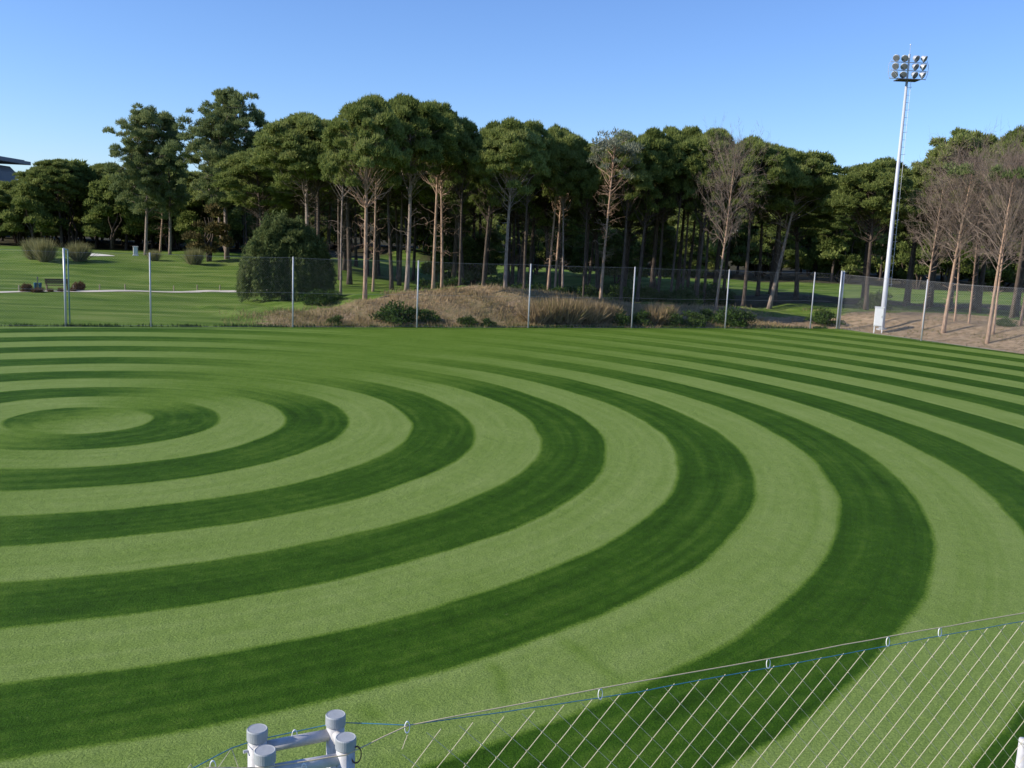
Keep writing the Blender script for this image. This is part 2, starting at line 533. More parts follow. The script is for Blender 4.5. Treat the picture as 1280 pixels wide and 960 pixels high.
def terr(X, Y):
    X = np.asarray(X, float); Y = np.asarray(Y, float)
    u = (X - P0[0]) * FD[0] + (Y - P0[1]) * FD[1]
    s = (X - P0[0]) * FN[0] + (Y - P0[1]) * FN[1]
    s2 = (X - CORNER[0]) * SN[0] + (Y - CORNER[1]) * SN[1]
    A = np.interp(u, *AU)
    near = sstep(0.4, 6.5, s)
    back = 1 - 0.8 * sstep(9, 21, s)
    z = A * near * back * (1 + 0.10 * wob(X, Y, 0.6, 1.0))
    z = z + near * back * 0.24 * wob(X, Y, 0.9, 4.0) * (A > 0.05)
    bank = sstep(0.3, 6, s2) * 0.95 * (1 + 0.12 * wob(X, Y, 0.7, 2.0))
    z = np.maximum(z, bank * (1 - 0.7 * sstep(14, 30, s2)))
    # golf ground
    left = sstep(-8, -22, X)
    rise = 1.35 * sstep(82, 112, Y) * left + 0.42 * wob(X, Y, 0.11, 0.5) * sstep(84, 92, Y)
    z = z + rise + 7.0 * sstep(198, 250, Y) * (1 - sstep(400, 900, Y))
    z = z + 0.10 * wob(X, Y, 0.35, 3.0) * sstep(10, 16, s)
    inside = (s < 0.35) & (s2 < 0.35)
    z = np.where(inside, -0.06, z)
    # outlying ground slopes down a little at the far rim
    return z, u, s, s2
def tz(x, y):
    return float(terr(x, y)[0])

def axis(a, b, step, outs):
    c = list(np.arange(a, b + 1e-6, step))
    lo, hi = [], []
    d = step
    v = c[0]
    while v > outs[0]:
        d *= 1.35; v -= d; lo.append(v)
    d = step; v = c[-1]
    while v < outs[1]:
        d *= 1.35; v += d; hi.append(v)
    return np.array(lo[::-1] + c + hi)
xs = axis(-75, 95, 0.5, (-3000, 3000))
ys = axis(44, 150, 0.5, (-600, 5000))
GX, GY = np.meshgrid(xs, ys)
Z, U, S, S2 = terr(GX, GY)
nx, ny = len(xs), len(ys)
V = np.stack([GX, GY, Z], -1).reshape(-1, 3)
ii = np.arange(nx - 1)[None, :] + nx * np.arange(ny - 1)[:, None]
F = np.stack([ii, ii + 1, ii + 1 + nx, ii + nx], -1).reshape(-1, 4)
me = bpy.data.meshes.new('golf_ground')
me.vertices.add(len(V)); me.vertices.foreach_set('co', V.reshape(-1).astype(np.float32))
me.loops.add(F.size); me.loops.foreach_set('vertex_index', F.reshape(-1).astype(np.int32))
me.polygons.add(len(F)); me.polygons.foreach_set('loop_start', np.arange(0, F.size, 4, dtype=np.int32))
me.update(); me.validate()
me.polygons.foreach_set('use_smooth', [True] * len(F))
zone = np.zeros((len(V), 4), np.float32); zone[:, 3] = 1
Uf, Sf, S2f, Xf, Yf = U.reshape(-1), S.reshape(-1), S2.reshape(-1), V[:, 0], V[:, 1]
dry = sstep(4, 9, Uf) * (1 - sstep(40, 47, Uf)) * (1 - sstep(7.5, 12, Sf + 3.5 * sstep(18, 12, Uf) )) * (Sf > -0.5)
dirt = np.maximum(sstep(41, 44.5, Uf) * (1 - sstep(3, 5.5, Sf)) * (Sf > -0.3) * (S2f < 2),
                  (S2f > -0.3) * (1 - sstep(11, 17, S2f)) * (1 - sstep(2.5, 4.5, Sf)))
dirt = np.maximum(dirt, 0.75 * np.exp(-((Xf - 0.5) / 7) ** 2 - ((Yf - 96) / 4) ** 2) * (Sf > 8))
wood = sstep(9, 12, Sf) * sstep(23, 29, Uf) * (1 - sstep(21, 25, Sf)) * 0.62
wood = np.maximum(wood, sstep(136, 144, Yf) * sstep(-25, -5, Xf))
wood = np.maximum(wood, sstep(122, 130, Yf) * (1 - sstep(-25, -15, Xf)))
soil = (sstep(0.55, 0.8, 0.5 + 0.5 * wob(Xf, Yf, 0.8, 4.2)) * 0.55) * (dry > 0.3)
dirt = np.maximum(dirt, soil)
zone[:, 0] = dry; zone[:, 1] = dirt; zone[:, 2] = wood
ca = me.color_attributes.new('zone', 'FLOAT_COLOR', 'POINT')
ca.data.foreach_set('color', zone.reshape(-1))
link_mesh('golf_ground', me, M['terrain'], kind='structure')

# pitch sheet
pb = MB()
cor = CORNER + FD * 0.15
far_l = P0 - FD * 60
sr = cor + SD * 90
pb.add([(far_l[0], far_l[1], 0), (far_l[0] + 30, far_l[1] - 95, 0), (sr[0], sr[1], 0), (cor[0], cor[1], 0)], [(0, 1, 2, 3)])
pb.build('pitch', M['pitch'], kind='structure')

# golf path
pa = MB()
a0, a1 = np.array([-70.0, 48.5]), np.array([-19.5, 83.2])
d = (a1 - a0) / np.hypot(*(a1 - a0)); nn = np.array([-d[1], d[0]])
K = 130
vs = []
for i in range(K + 1):
    c = a0 + (a1 - a0) * i / K + nn * 0.25 * math.sin(i * 0.09)
    for s_ in (-0.75, 0.75):
        q = c + nn * s_
        vs.append((q[0], q[1], tz(q[0], q[1]) + 0.035))
pa.add(vs, [(2 * i, 2 * i + 2, 2 * i + 3, 2 * i + 1) for i in range(K)])
pa.build('path', M['path'], kind='structure')
# sand bunker far left
bk = MB()
c = at(121, 322, 108)
ring = []
for i in range(24):
    a = 2 * math.pi * i / 24
    x, y = c.x + math.cos(a) * (1.7 + .3 * math.sin(3 * a)), c.y + math.sin(a) * 1.5
    ring.append((x, y, tz(x, y) + 0.05))
bk.add(ring, [tuple(range(24))])
bk.build('sand_bunker', M['sand'], kind='structure')

# ------------------------------------------------------------------ foliage generators
def unit(v):
    return v / (np.linalg.norm(v, axis=-1, keepdims=True) + 1e-9)

def tufts(rng, ctr, axis_, L, W, tint, droop=0.0):
    n = len(ctr)
    ax = unit(axis_)
    rnd = unit(rng.normal(size=(n, 3)))
    side = unit(np.cross(ax, rnd))
    L = L * rng.uniform(0.6, 1.35, (n, 1))
    W = W * rng.uniform(0.6, 1.4, (n, 1))
    tip = ctr + ax * L
    tip[:, 2] -= droop
    T = np.stack([ctr - side * W, ctr + side * W, tip], 1)
    return T, tint

def puff(rng, c, r, n, L=0.30, W=0.055, t0=0.5, up=0.5, droop=0.0):
    d = unit(rng.normal(size=(n, 3)))
    d[:, 2] = np.where(d[:, 2] < -0.25, -d[:, 2] * rng.uniform(0, 1, n), d[:, 2])
    rad = rng.uniform(0.25, 1.0, (n, 1)) ** 0.5
    lump = 1 + 0.18 * np.sin(d[:, :1] * 5 + c[0] * 3) * np.cos(d[:, 1:2] * 6 + c[1] * 2)
    p = np.array(c) + d * rad * lump * np.array(r)
    ax = d * 0.7 + np.array([0, 0, up]) + rng.normal(size=(n, 3)) * 0.55
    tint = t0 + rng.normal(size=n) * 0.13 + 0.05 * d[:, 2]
    return tufts(rng, p, ax, L, W, tint, droop)

def join(parts):
    return np.concatenate([p[0] for p in parts]), np.clip(np.concatenate([p[1] for p in parts]), 0, 1)

def bent(rng, a, b, k=4, w=0.12):
    a = np.array(a, float); b = np.array(b, float)
    L = np.linalg.norm(b - a)
    return [a + (b - a) * i / k + (rng.normal(size=3) * w * L / k if 0 < i < k else 0) for i in range(k + 1)]

def trunk_line(rng, h, lean, wv):
    ph = rng.uniform(0, 6)
    def f(z):
        t = z / h
        return np.array([lean[0] * t + wv * math.sin(3.0 * t + ph) - wv * math.sin(ph), lean[1] * t + wv * math.cos(2.6 * t + ph) - wv * math.cos(ph), z])
    return f

def pine_meshes(seed, h=15.0, rx=4.0, cb=0.55, r0=0.24, puffs=60, dens=1.0, lean=(0, 0), wv=0.25, dead=34, mat_tint=0.5, dome=1.0, psize=1.0):
    """umbrella pine: bare trunk, dead lower branches, domed crown of needle clumps"""
    rng = np.random.default_rng(seed)
    f = trunk_line(rng, h, lean, wv)
    mb = MB()
    top = h * 0.93
    pts = [f(top * i / 12.0) for i in range(13)]
    pts[0] = pts[0] - np.array([0, 0, 0.4])
    rad = [r0 * (1 - 0.80 * (i / 12.0) ** 1.1) for i in range(13)]
    rad[0] *= 1.35
    mb.tube(pts, rad, 9)
    parts = []
    zc = h * cb
    ch = h - zc
    for i in range(puffs):
        a = rng.uniform(0, 2 * math.pi)
        e = rng.uniform(0, 1) ** 0.8
        # shell of a dome, a few inside
        shell = rng.uniform(0.72, 1.0) if rng.random() < 0.8 else rng.uniform(0.1, 0.7)
        zz = e ** 0.8
        prof = max(0.0, 1 - (zz * 0.99) ** 2.7) ** 0.5 * (0.70 + 0.30 * min(1, zz * 2.8))
        c0 = f(zc + ch * zz * 0.9)
        c = c0 + np.array([math.cos(a) * rx * prof * shell, math.sin(a) * rx * prof * shell, rng.normal() * 0.25 - 0.2])
        pr = rng.uniform(0.45, 1.1) * psize * (1.0 if zz > 0.3 else 0.75)
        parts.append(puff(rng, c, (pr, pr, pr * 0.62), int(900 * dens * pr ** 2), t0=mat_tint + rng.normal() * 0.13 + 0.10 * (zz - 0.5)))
        if rng.random() < 0.75:
            zs = max(h * (cb - 0.10), c[2] - np.hypot(c[0] - c0[0], c[1] - c0[1]) * rng.uniform(0.35, 0.8) - 0.3)
            rb = 0.050 * rng.uniform(0.5, 1.2)
            mb.tube(bent(rng, f(min(zs, top)), c, 4, 0.16), [rb, rb * .8, rb * .6, rb * .4, 0.012], 4, cap=False)
    T, ti = join(parts)
    # dead lower branches
    for i in range(dead):
        z0 = h * rng.uniform(0.22, cb + 0.18)
        a = rng.uniform(0, 2 * math.pi)
        L = rng.uniform(0.6, 2.6) * (0.6 + 0.6 * z0 / h)
        b = f(z0) + np.array([math.cos(a) * L, math.sin(a) * L, L * rng.uniform(-0.1, 0.65)])
        pl = bent(rng, f(z0), b, 3, 0.25)
        mb.tube(pl, [0.024, 0.018, 0.012, 0.006], 3, cap=False)
        for k in range(3):
            s_ = pl[rng.integers(1, 4)]
            e_ = s_ + unit(rng.normal(size=3) + np.array([math.cos(a), math.sin(a), 0.3])) * L * 0.35
            mb.tube([s_, e_], [0.009, 0.004], 3, cap=False)
    return mb.mesh('trunk', True), tri_mesh('crown', T, ti)

def open_pine_meshes(seed, h=19.0, rx=4.0, cb=0.33, r0=0.30, fork=False, nb=26, dens=1.0, lean=(0, 0)):
    """irregular aleppo-like pine with airy sprays on rising limbs"""
    rng = np.random.default_rng(seed)
    f = trunk_line(rng, h, lean, 0.35)
    mb = MB()
    pts = [f(h * 0.97 * i / 14.0) for i in range(15)]
    pts[0] = pts[0] - np.array([0, 0, 0.4])
    mb.tube(pts, [r0 * (1 - 0.86 * (i / 14.0)) * (1.3 if i == 0 else 1) for i in range(15)], 9)
    if fork:
        q = bent(rng, (0.1, 0, 0.2), (-3.0, 0.6, h * 0.52), 6, 0.12)
        mb.tube(q, [r0 * 0.8 * (1 - 0.7 * i / 6) for i in range(7)], 8)
    parts = []
    for i in range(nb):
        zz = (i + rng.uniform(0, 1)) / nb
        z0 = h * (cb + (0.97 - cb) * zz)
        a = i * 2.4 + rng.uniform(-0.5, 0.5)
        prof = (0.45 + 0.75 * math.sin(math.pi * min(1, zz * 0.95 + 0.12)) ** 0.8) * rng.uniform(0.6, 1.15)
        if zz > 0.85: prof *= 0.62
        L = rx * prof
        b = f(z0) + np.array([math.cos(a) * L, math.sin(a) * L, L * rng.uniform(0.1, 0.75)])
        pl = bent(rng, f(z0 - 0.2), b, 5, 0.15)
        rb = 0.085 * (1.15 - 0.6 * zz)
        mb.tube(pl, [rb, rb * .8, rb * .6, rb * .45, rb * .3, 0.012], 4, cap=False)
        npf = 3 + int(L * 1.3)
        t0 = 0.5 + rng.normal() * 0.12
        for k in range(npf):
            s_ = pl[min(5, 2 + int(rng.integers(0, 4)))]
            c = s_ + rng.normal(size=3) * np.array([0.75, 0.75, 0.6]) * (0.6 + 0.2 * L)
            pr = rng.uniform(0.5, 1.0)
            parts.append(puff(rng, c, (pr * 1.05, pr * 1.05, pr * 0.75), int(400 * dens * pr ** 2), L=0.36, W=0.06, t0=t0 + rng.normal() * 0.08, up=0.7))
            mb.tube([s_, c], [0.02, 0.006], 3, cap=False)
    c = f(h * 0.97)
    parts.append(puff(rng, c, (0.9, 0.9, 0.8), 420, t0=0.5))
    T, ti = join(parts)
    return mb.mesh('trunk', True), tri_mesh('crown', T, ti)

def dead_meshes(seed, h=14.0, rx=3.0, r0=0.2, nb=60, lean=(0.2, 0), zlow=0.38, green=0):
    """leafless pine: pale trunk, rising branches ending in a haze of fine twigs"""
    rng = np.random.default_rng(seed)
    f = trunk_line(rng, h, lean, 0.16)
    tb, bb = MB(), MB()
    pts = [f(h * 0.98 * i / 14.0) for i in range(15)]
    pts[0] = pts[0] - np.array([0, 0, 0.4])
    tb.tube(pts, [r0 * (1 - 0.78 * (i / 14.0)) * (1.25 if i == 0 else 1) for i in range(15)], 9)
    for i in range(10):   # short stubs low down
        z0 = h * rng.uniform(0.12, zlow)
        a = rng.uniform(0, 6.28); L = rng.uniform(0.25, 0.9)
        tb.tube([f(z0), f(z0) + np.array([math.cos(a) * L, math.sin(a) * L, L * 0.3])], [0.03, 0.012], 4)
    def tw(p, d, L, r, lev):
        q = p + d * L
        mid = (p + q) / 2 + rng.normal(size=3) * L * 0.06
        bb.tube([p, mid, q], [r, r * 0.75, r * 0.45], 3, cap=False)
        if lev == 0: return
        for k in range(4):
            t = rng.uniform(0.3, 1.0)
            s_ = p + (q - p) * t
            dd = unit(d + rng.normal(size=3) * 0.55 + np.array([0, 0, 0.12]))
            tw(s_, dd, L * rng.uniform(0.38, 0.62), max(0.007, r * 0.5), lev - 1)
    for i in range(nb):
        zz = (i + rng.uniform(0, 1)) / nb
        z0 = h * (zlow + (0.97 - zlow) * zz)
        a = i * 2.4 + rng.uniform(-0.5, 0.5)
        el = rng.uniform(0.40, 0.85) + 0.30 * zz
        L = min(rx * (0.75 + 0.9 * min(1, zz * 2.2)), (h - z0) / math.sin(el) * 0.92 + 0.5) * rng.uniform(0.55, 1.0)
        d = np.array([math.cos(a) * math.cos(el), math.sin(a) * math.cos(el), math.sin(el)])
        tw(f(z0), d, L, 0.036 * (1.2 - 0.6 * zz), 3)
    crown = None
    if green:
        parts = []
        for i in range(green):
            a = rng.uniform(0, 6.28); rr = rx * 0.9 * math.sqrt(rng.random())
            c = f(h * 0.97) + np.array([math.cos(a) * rr, math.sin(a) * rr, 0.3 - 0.28 * rr + rng.normal() * 0.2])
            parts.append(puff(rng, c, (0.7, 0.7, 0.4), 150, t0=0.45, W=0.06))
        crown = tri_mesh('crown', *join(parts))
    return tb.mesh('trunk', True), bb.mesh('branches'), crown

def bushy_meshes(seed, h=9.0, rx=3.4, n=46, dens=1.0, stems=3, cb=0.08, tint=0.4):
    """foliage nearly to the ground"""
    rng = np.random.default_rng(seed)
    mb = MB()
    parts = []
    for i in range(stems):
        a = rng.uniform(0, 6.28)
        q = bent(rng, (0.15 * math.cos(a), 0.15 * math.sin(a), -0.3), (math.cos(a) * rx * 0.3, math.sin(a) * rx * 0.3, h * 0.75), 5, 0.2)
        mb.tube(q, [0.15, 0.13, 0.1, 0.08, 0.05, 0.02], 6)
    for i in range(n):
        zz = rng.uniform(0, 1)
        a = rng.uniform(0, 6.28)
        pr_ = math.sqrt(max(0, 1 - (zz * 0.95) ** 2)) * (0.75 + 0.25 * min(1, zz * 3))
        sh = rng.uniform(0.6, 1.0)
        c = (math.cos(a) * rx * pr_ * sh, math.sin(a) * rx * pr_ * sh, h * (cb + (0.9 - cb) * zz))
        pr = rng.uniform(0.7, 1.25) * h / 9.0
        parts.append(puff(rng, c, (pr, pr, pr * 0.75), int(480 * dens * pr), t0=tint + rng.normal() * 0.13, W=0.1, L=0.33))
    T, ti = join(parts)
    return mb.mesh('trunk', True), tri_mesh('crown', T, ti)

def weeping_meshes(seed, h=7.0, rx=3.4):
    rng = np.random.default_rng(seed)
    mb = MB()
    for a in (0.3, 2.3, 4.4):
        q = bent(rng, (0.2 * math.cos(a), 0.2 * math.sin(a), -0.3), (math.cos(a) * 1.3, math.sin(a) * 1.3, h * 0.72), 5, 0.15)
        mb.tube(q, [0.22, 0.19, 0.15, 0.11, 0.07, 0.03], 7)
    Ts, ts = [], []
    for i in range(620):
        a = rng.uniform(0, 6.28)
        lob = 1 + 0.13 * math.sin(2 * a + 0.6) + 0.08 * math.sin(5 * a)
        rr = rx * math.sqrt(rng.uniform(0.02, 1.0)) * lob
        top = h * (0.99 - 0.60 * (rr / rx / lob) ** 2.3 + 0.07 * math.sin(3 * a + 2)) + rng.normal() * 0.45
        L = rng.uniform(1.5, 5.5) if rr > rx * 0.5 else rng.uniform(0.8, 2.4)
        bot = max(rng.uniform(0.0, 1.6) ** 2 * 0.8, top - L)
        if bot > top - 0.3: continue
        k = int(46 * (top - bot))
        zz = rng.uniform(bot, top, k)
        t0 = 0.45 + rng.normal() * 0.14
        out = ((top - zz) / 3.0) ** 0.7 * 0.35
        c = np.stack([math.cos(a) * (rr + out) + rng.normal(size=k) * 0.13, math.sin(a) * (rr + out) + rng.normal(size=k) * 0.13, zz], 1)
        ax = rng.normal(size=(k, 3)) * 0.6 + np.array([math.cos(a) * 0.4, math.sin(a) * 0.4, -0.8])
        T, ti = tufts(rng, c, ax, 0.28, 0.05, t0 + rng.normal(size=k) * 0.1)
        Ts.append(T); ts.append(ti)
    for i in range(60):
        a = rng.uniform(0, 6.28); rr = rx * math.sqrt(rng.random()) * 0.9
        c = (math.cos(a) * rr, math.sin(a) * rr, h * (0.97 - 0.52 * (rr / rx) ** 2.2))
        T, ti = puff(rng, c, (0.6, 0.6, 0.4), 170, W=0.05, L=0.25, t0=0.5 + rng.normal() * 0.1)
        Ts.append(T); ts.append(ti)
    return mb.mesh('trunk', True), tri_mesh('crown', np.concatenate(Ts), np.clip(np.concatenate(ts), 0, 1))

def blades_mesh(seed, r, h, n, W=0.03, lean=0.5, name='foliage', t0=0.5):
    rng = np.random.default_rng(seed)
    a = rng.uniform(0, 6.28, n); rr = r * 0.45 * np.sqrt(rng.random(n))
    b = np.stack([np.cos(a) * rr, np.sin(a) * rr, np.zeros(n)], 1)
    ax = np.stack([np.cos(a) * lean, np.sin(a) * lean, np.ones(n)], 1) + rng.normal(size=(n, 3)) * 0.28
    T, t = tufts(rng, b, ax, h, W, t0 + rng.normal(size=n) * 0.18)
    return tri_mesh(name, T, np.clip(t, 0, 1))

def shrub_mesh(seed, r, h, n, W=0.05, L=0.16, t0=0.5, name='foliage'):
    rng = np.random.default_rng(seed)
    parts = []
    for i in range(n):
        d = unit(rng.normal(size=3)); d[2] = abs(d[2])
        c = d * np.array([r, r, h]) * rng.uniform(0.3, 0.8)
        parts.append(puff(rng, c, (r * 0.38, r * 0.38, h * 0.32), 120, L=L, W=W, t0=t0 + rng.normal() * 0.12))
    T, ti = join(parts)
    T[:, :, 2] = np.maximum(T[:, :, 2], -0.1)
    return tri_mesh(name, T, ti)

# ------------------------------------------------------------------ trees
A = [pine_meshes(11, 15, 4.6, 0.58, 0.24, 118), pine_meshes(12, 15, 4.3, 0.62, 0.22, 100, lean=(0.5, 0.2), mat_tint=0.42),
     pine_meshes(13, 15, 5.0, 0.56, 0.26, 134, lean=(-0.5, 0.1), mat_tint=0.55), pine_meshes(14, 15, 3.8, 0.66, 0.19, 78, lean=(0.3, -0.3), mat_tint=0.48),
     pine_meshes(15, 15, 4.6, 0.53, 0.25, 122, lean=(0.9, 0.0), mat_tint=0.38, psize=0.95)]
SPARSE = pine_meshes(21, 15, 3.4, 0.70, 0.20, 34, dens=0.17, dead=90, lean=(0.2, 0), mat_tint=0.5, psize=0.9)
LEANP = pine_meshes(22, 15, 4.0, 0.60, 0.22, 58, dens=0.9, dead=40, lean=(3.2, 0.3), mat_tint=0.45)
O = [open_pine_meshes(31, 19, 3.9, 0.30, 0.30, nb=40), open_pine_meshes(32, 18, 2.9, 0.30, 0.26, nb=34, dens=0.8, lean=(0.6, 0)),
     open_pine_meshes(33, 19, 5.2, 0.32, 0.36, True, nb=46, lean=(0.4, 0))]
D = [dead_meshes(41, 14, 3.6, 0.21, 60, (1.0, 0), 0.36, 0), dead_meshes(42, 14, 3.2, 0.18, 54, (0.5, 0), 0.42, 0),
     dead_meshes(43, 14, 4.2, 0.23, 66, (1.3, 0), 0.38, 8)]
B = [bushy_meshes(51, 9, 3.4), bushy_meshes(52, 9, 3.0, 40, tint=0.32), bushy_meshes(53, 9, 4.0, 54, tint=0.45)]
WEEP = weeping_meshes(61)
BROWN = bushy_meshes(71, 6, 2.0, 26, 0.45, 4, 0.1, 0.5)

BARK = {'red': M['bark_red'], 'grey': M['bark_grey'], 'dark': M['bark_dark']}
_ext = {}
def extent(meshes):
    k = id(meshes)
    if k not in _ext:
        m_ = meshes[-1] if meshes[-1] is not None and len(meshes) == 2 else meshes[1]
        a_ = np.empty(len(m_.vertices) * 3, np.float32); m_.vertices.foreach_get('co', a_); a_ = a_.reshape(-1, 3)
        if len(meshes) == 3: a_ = a_[a_[:, 2] < np.percentile(a_[:, 2], 99.7)]
        c_ = np.median(a_[:, 0])
        _ext[k] = (float(np.percentile(a_[:, 2], 99.9)), float(np.percentile(np.abs(a_[:, 0] - c_), 97.5)), float(c_))
    return _ext[k]
def tree(name, meshes, px, Y, topy, hw, nat_h, nat_r, bark, leaf, label, cat='tree', group=None, rz=None, X=None, height=None):
    """px, topy: where the crown stands in the photo; Y its true depth; hw half width of the crown in photo pixels"""
    if X is None: X = at(px, 370, Y).x
    nat_h, nat_r, _c = extent(meshes)
    zb = tz(X, Y)
    if height is None:
        height = at(px, topy, Y).z - zb
    s = height / nat_h
    w = s if hw is None else (hw / FPX * Y) / nat_r
    o = empty(name, (X, Y, zb), 0, label=label, cat=cat, group=group)
    o.scale = (w, w, s)
    o.rotation_euler[2] = 0.0 if rz is None else rz
    names = ['trunk', 'crown'] if len(meshes) == 2 else ['trunk', 'branches', 'crown']
    for nm, me_ in zip(names, meshes):
        if me_ is None: continue
        mat = {'trunk': BARK[bark], 'branches': M['twig'], 'crown': leaf}[nm]
        if len(me_.materials) == 0: me_.materials.append(mat)
        c = bpy.data.objects.new(nm, me_); C.objects.link(c); c.parent = o
        c.material_slots[0].link = 'OBJECT'; c.material_slots[0].material = mat
    return o

ND, NO = M['needles'], M['needles_open']
# left airy pines
tree('pine_tree', O[0], 183, 114, 133, 34, 19, 3.9, 'grey', NO, 'tall airy pine, leftmost of the tall trees on the golf lawn')
tree('pine_tree', O[1], 213, 117, 142, 27, 18, 2.9, 'grey', NO, 'slim airy pine just right of the leftmost tall pine')
tree('pine_tree', A[3], 201, 120, 232, 22, 15, 3.4, 'red', NO, 'short bushy pine between the two leftmost tall pines')
tree('pine_tree', O[2], 284, 110, 112, 50, 19, 5.2, 'grey', NO, 'tallest forked pine with a wide airy crown on the left lawn')
tree('broadleaf_tree', BROWN, 262, 107, 254, 27, 6, 2.0, 'dark', M['brown_leaf'], 'small olive brown tree at the foot of the forked pine')
tree('weeping_tree', WEEP, 356, 70.5, 268, 52, 7, 3.4, 'dark', M['weeping'], 'dark green weeping tree with trailing foliage down to the lawn')
# centre
front = [
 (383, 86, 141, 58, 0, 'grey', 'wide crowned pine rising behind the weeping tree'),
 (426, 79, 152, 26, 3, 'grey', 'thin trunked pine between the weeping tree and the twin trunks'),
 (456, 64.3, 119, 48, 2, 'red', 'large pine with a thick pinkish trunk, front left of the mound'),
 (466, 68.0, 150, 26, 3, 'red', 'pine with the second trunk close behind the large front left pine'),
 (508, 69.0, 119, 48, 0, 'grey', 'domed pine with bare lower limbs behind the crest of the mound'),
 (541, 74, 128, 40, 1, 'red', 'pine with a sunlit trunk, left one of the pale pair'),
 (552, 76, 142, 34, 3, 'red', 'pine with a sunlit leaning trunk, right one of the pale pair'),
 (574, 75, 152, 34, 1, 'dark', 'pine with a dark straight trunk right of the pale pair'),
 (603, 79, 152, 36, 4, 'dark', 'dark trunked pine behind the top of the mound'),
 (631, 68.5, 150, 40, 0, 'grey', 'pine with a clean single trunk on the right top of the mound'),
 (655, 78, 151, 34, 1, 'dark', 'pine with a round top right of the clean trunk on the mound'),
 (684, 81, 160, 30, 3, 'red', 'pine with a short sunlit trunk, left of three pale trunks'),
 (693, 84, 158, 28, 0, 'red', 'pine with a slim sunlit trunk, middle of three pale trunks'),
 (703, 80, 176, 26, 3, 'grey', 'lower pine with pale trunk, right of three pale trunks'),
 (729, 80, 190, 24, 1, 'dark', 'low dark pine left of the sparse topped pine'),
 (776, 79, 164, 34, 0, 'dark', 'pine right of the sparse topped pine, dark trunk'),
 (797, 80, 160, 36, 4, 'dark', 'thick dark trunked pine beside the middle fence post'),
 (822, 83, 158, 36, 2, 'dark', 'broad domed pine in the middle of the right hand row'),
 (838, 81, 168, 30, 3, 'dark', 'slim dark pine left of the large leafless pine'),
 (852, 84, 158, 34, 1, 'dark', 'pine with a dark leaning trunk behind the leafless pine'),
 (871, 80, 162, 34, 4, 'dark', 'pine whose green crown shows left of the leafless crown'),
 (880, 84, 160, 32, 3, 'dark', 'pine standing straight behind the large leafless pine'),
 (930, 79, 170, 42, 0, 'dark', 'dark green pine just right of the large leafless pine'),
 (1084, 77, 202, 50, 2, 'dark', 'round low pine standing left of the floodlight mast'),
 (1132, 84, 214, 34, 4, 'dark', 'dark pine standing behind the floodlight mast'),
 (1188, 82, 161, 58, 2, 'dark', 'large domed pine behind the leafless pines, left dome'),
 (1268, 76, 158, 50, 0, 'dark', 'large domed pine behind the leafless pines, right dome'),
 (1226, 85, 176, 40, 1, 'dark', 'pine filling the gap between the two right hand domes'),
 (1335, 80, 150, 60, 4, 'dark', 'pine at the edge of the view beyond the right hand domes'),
]
for i, (px, Y, ty, hw, k, bk_, lab) in enumerate(front):
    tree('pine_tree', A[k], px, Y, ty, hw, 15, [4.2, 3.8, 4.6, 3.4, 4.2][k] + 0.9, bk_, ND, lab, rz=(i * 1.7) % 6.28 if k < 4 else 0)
tree('pine_tree', SPARSE, 751, 75.5, 158, 32, 15, 4.0, 'red', M['grey_needles'], 'tall pine with a thin greyish top and bare spreading limbs')
tree('pine_tree', LEANP, 962, 80, 186, 42, 15, 4.6, 'grey', ND, 'pine leaning to the right beside the sky gap')
# leafless pines
dead = [
 (896, 72.5, 158, 42, 0, 0.0, 'large leafless pine with a pinkish trunk on the bank, left of the mast'),
 (1157, 67, 225, 34, 1, 0.0, 'leafless pine nearest the mast, first of the bare group'),
 (1184, 65.5, 176, 48, 2, 0.0, 'tallest leafless pine in the middle of the bare group'),
 (1197, 68.5, 205, 28, 1, 2.0, 'leafless pine close behind the tallest bare trunk'),
 (1215, 67.5, 196, 30, 0, 4.0, 'slender leafless pine between the two thick bare trunks'),
 (1241, 61.5, 178, 44, 2, 0.35, 'leafless pine with the nearest thick trunk on the right bank'),
 (1247, 63.5, 190, 34, 1, 0.6, 'leafless pine touching the nearest thick bare trunk'),
 (1280, 68.5, 176, 40, 0, 0.3, 'leafless pine at the right edge of the view'),
]
for px, Y, ty, hw, k, rz, lab in dead:
    tree('dead_pine', D[k], px, Y, ty - (16 if px > 1100 else 6), hw * (1.0 if px > 1100 else 0.9), 14.4, [4.2, 3.6, 4.7][k], 'red', NO, lab, rz=rz)

# woods behind
LAND = [(-400, 0, 'left of the view'), (0, 75, 'behind the pair of tussocks'), (75, 150, 'behind the lone tussock'), (150, 235, 'behind the two slim tall pines'),
        (235, 310, 'behind the forked pine'), (310, 405, 'behind the weeping tree'), (405, 480, 'behind the twin pink trunks'), (480, 530, 'behind the third fence post'),
        (530, 590, 'behind the pale trunk pair'), (590, 660, 'behind the top of the mound'), (660, 720, 'behind the three pale trunks'), (720, 780, 'behind the sparse topped pine'),
        (780, 850, 'behind the dark trunk row'), (850, 925, 'behind the large leafless pine'), (925, 1000, 'behind the leaning pine'), (1000, 1060, 'behind the corner posts'),
        (1060, 1140, 'behind the mast'), (1140, 1215, 'behind the tallest bare pine'), (1215, 1290, 'behind the right bare trunks'), (1290, 1700, 'right of the view')]
ORD = ['first', 'second', 'third', 'fourth', 'fifth', 'sixth', 'seventh', 'eighth', 'ninth', 'tenth', 'eleventh', 'twelfth']
def spell(made, what):
    for lo, hi, where in LAND:
        z_ = sorted([m_ for m_ in made if lo <= m_[0] < hi], key=lambda m_: m_[0])
        for i_, (px_, o_) in enumerate(z_):
            o_['label'] = what + ' ' + where + ('' if len(z_) == 1 else ', ' + ORD[min(i_, 11)] + ' from the left')
rng = random.Random(5)
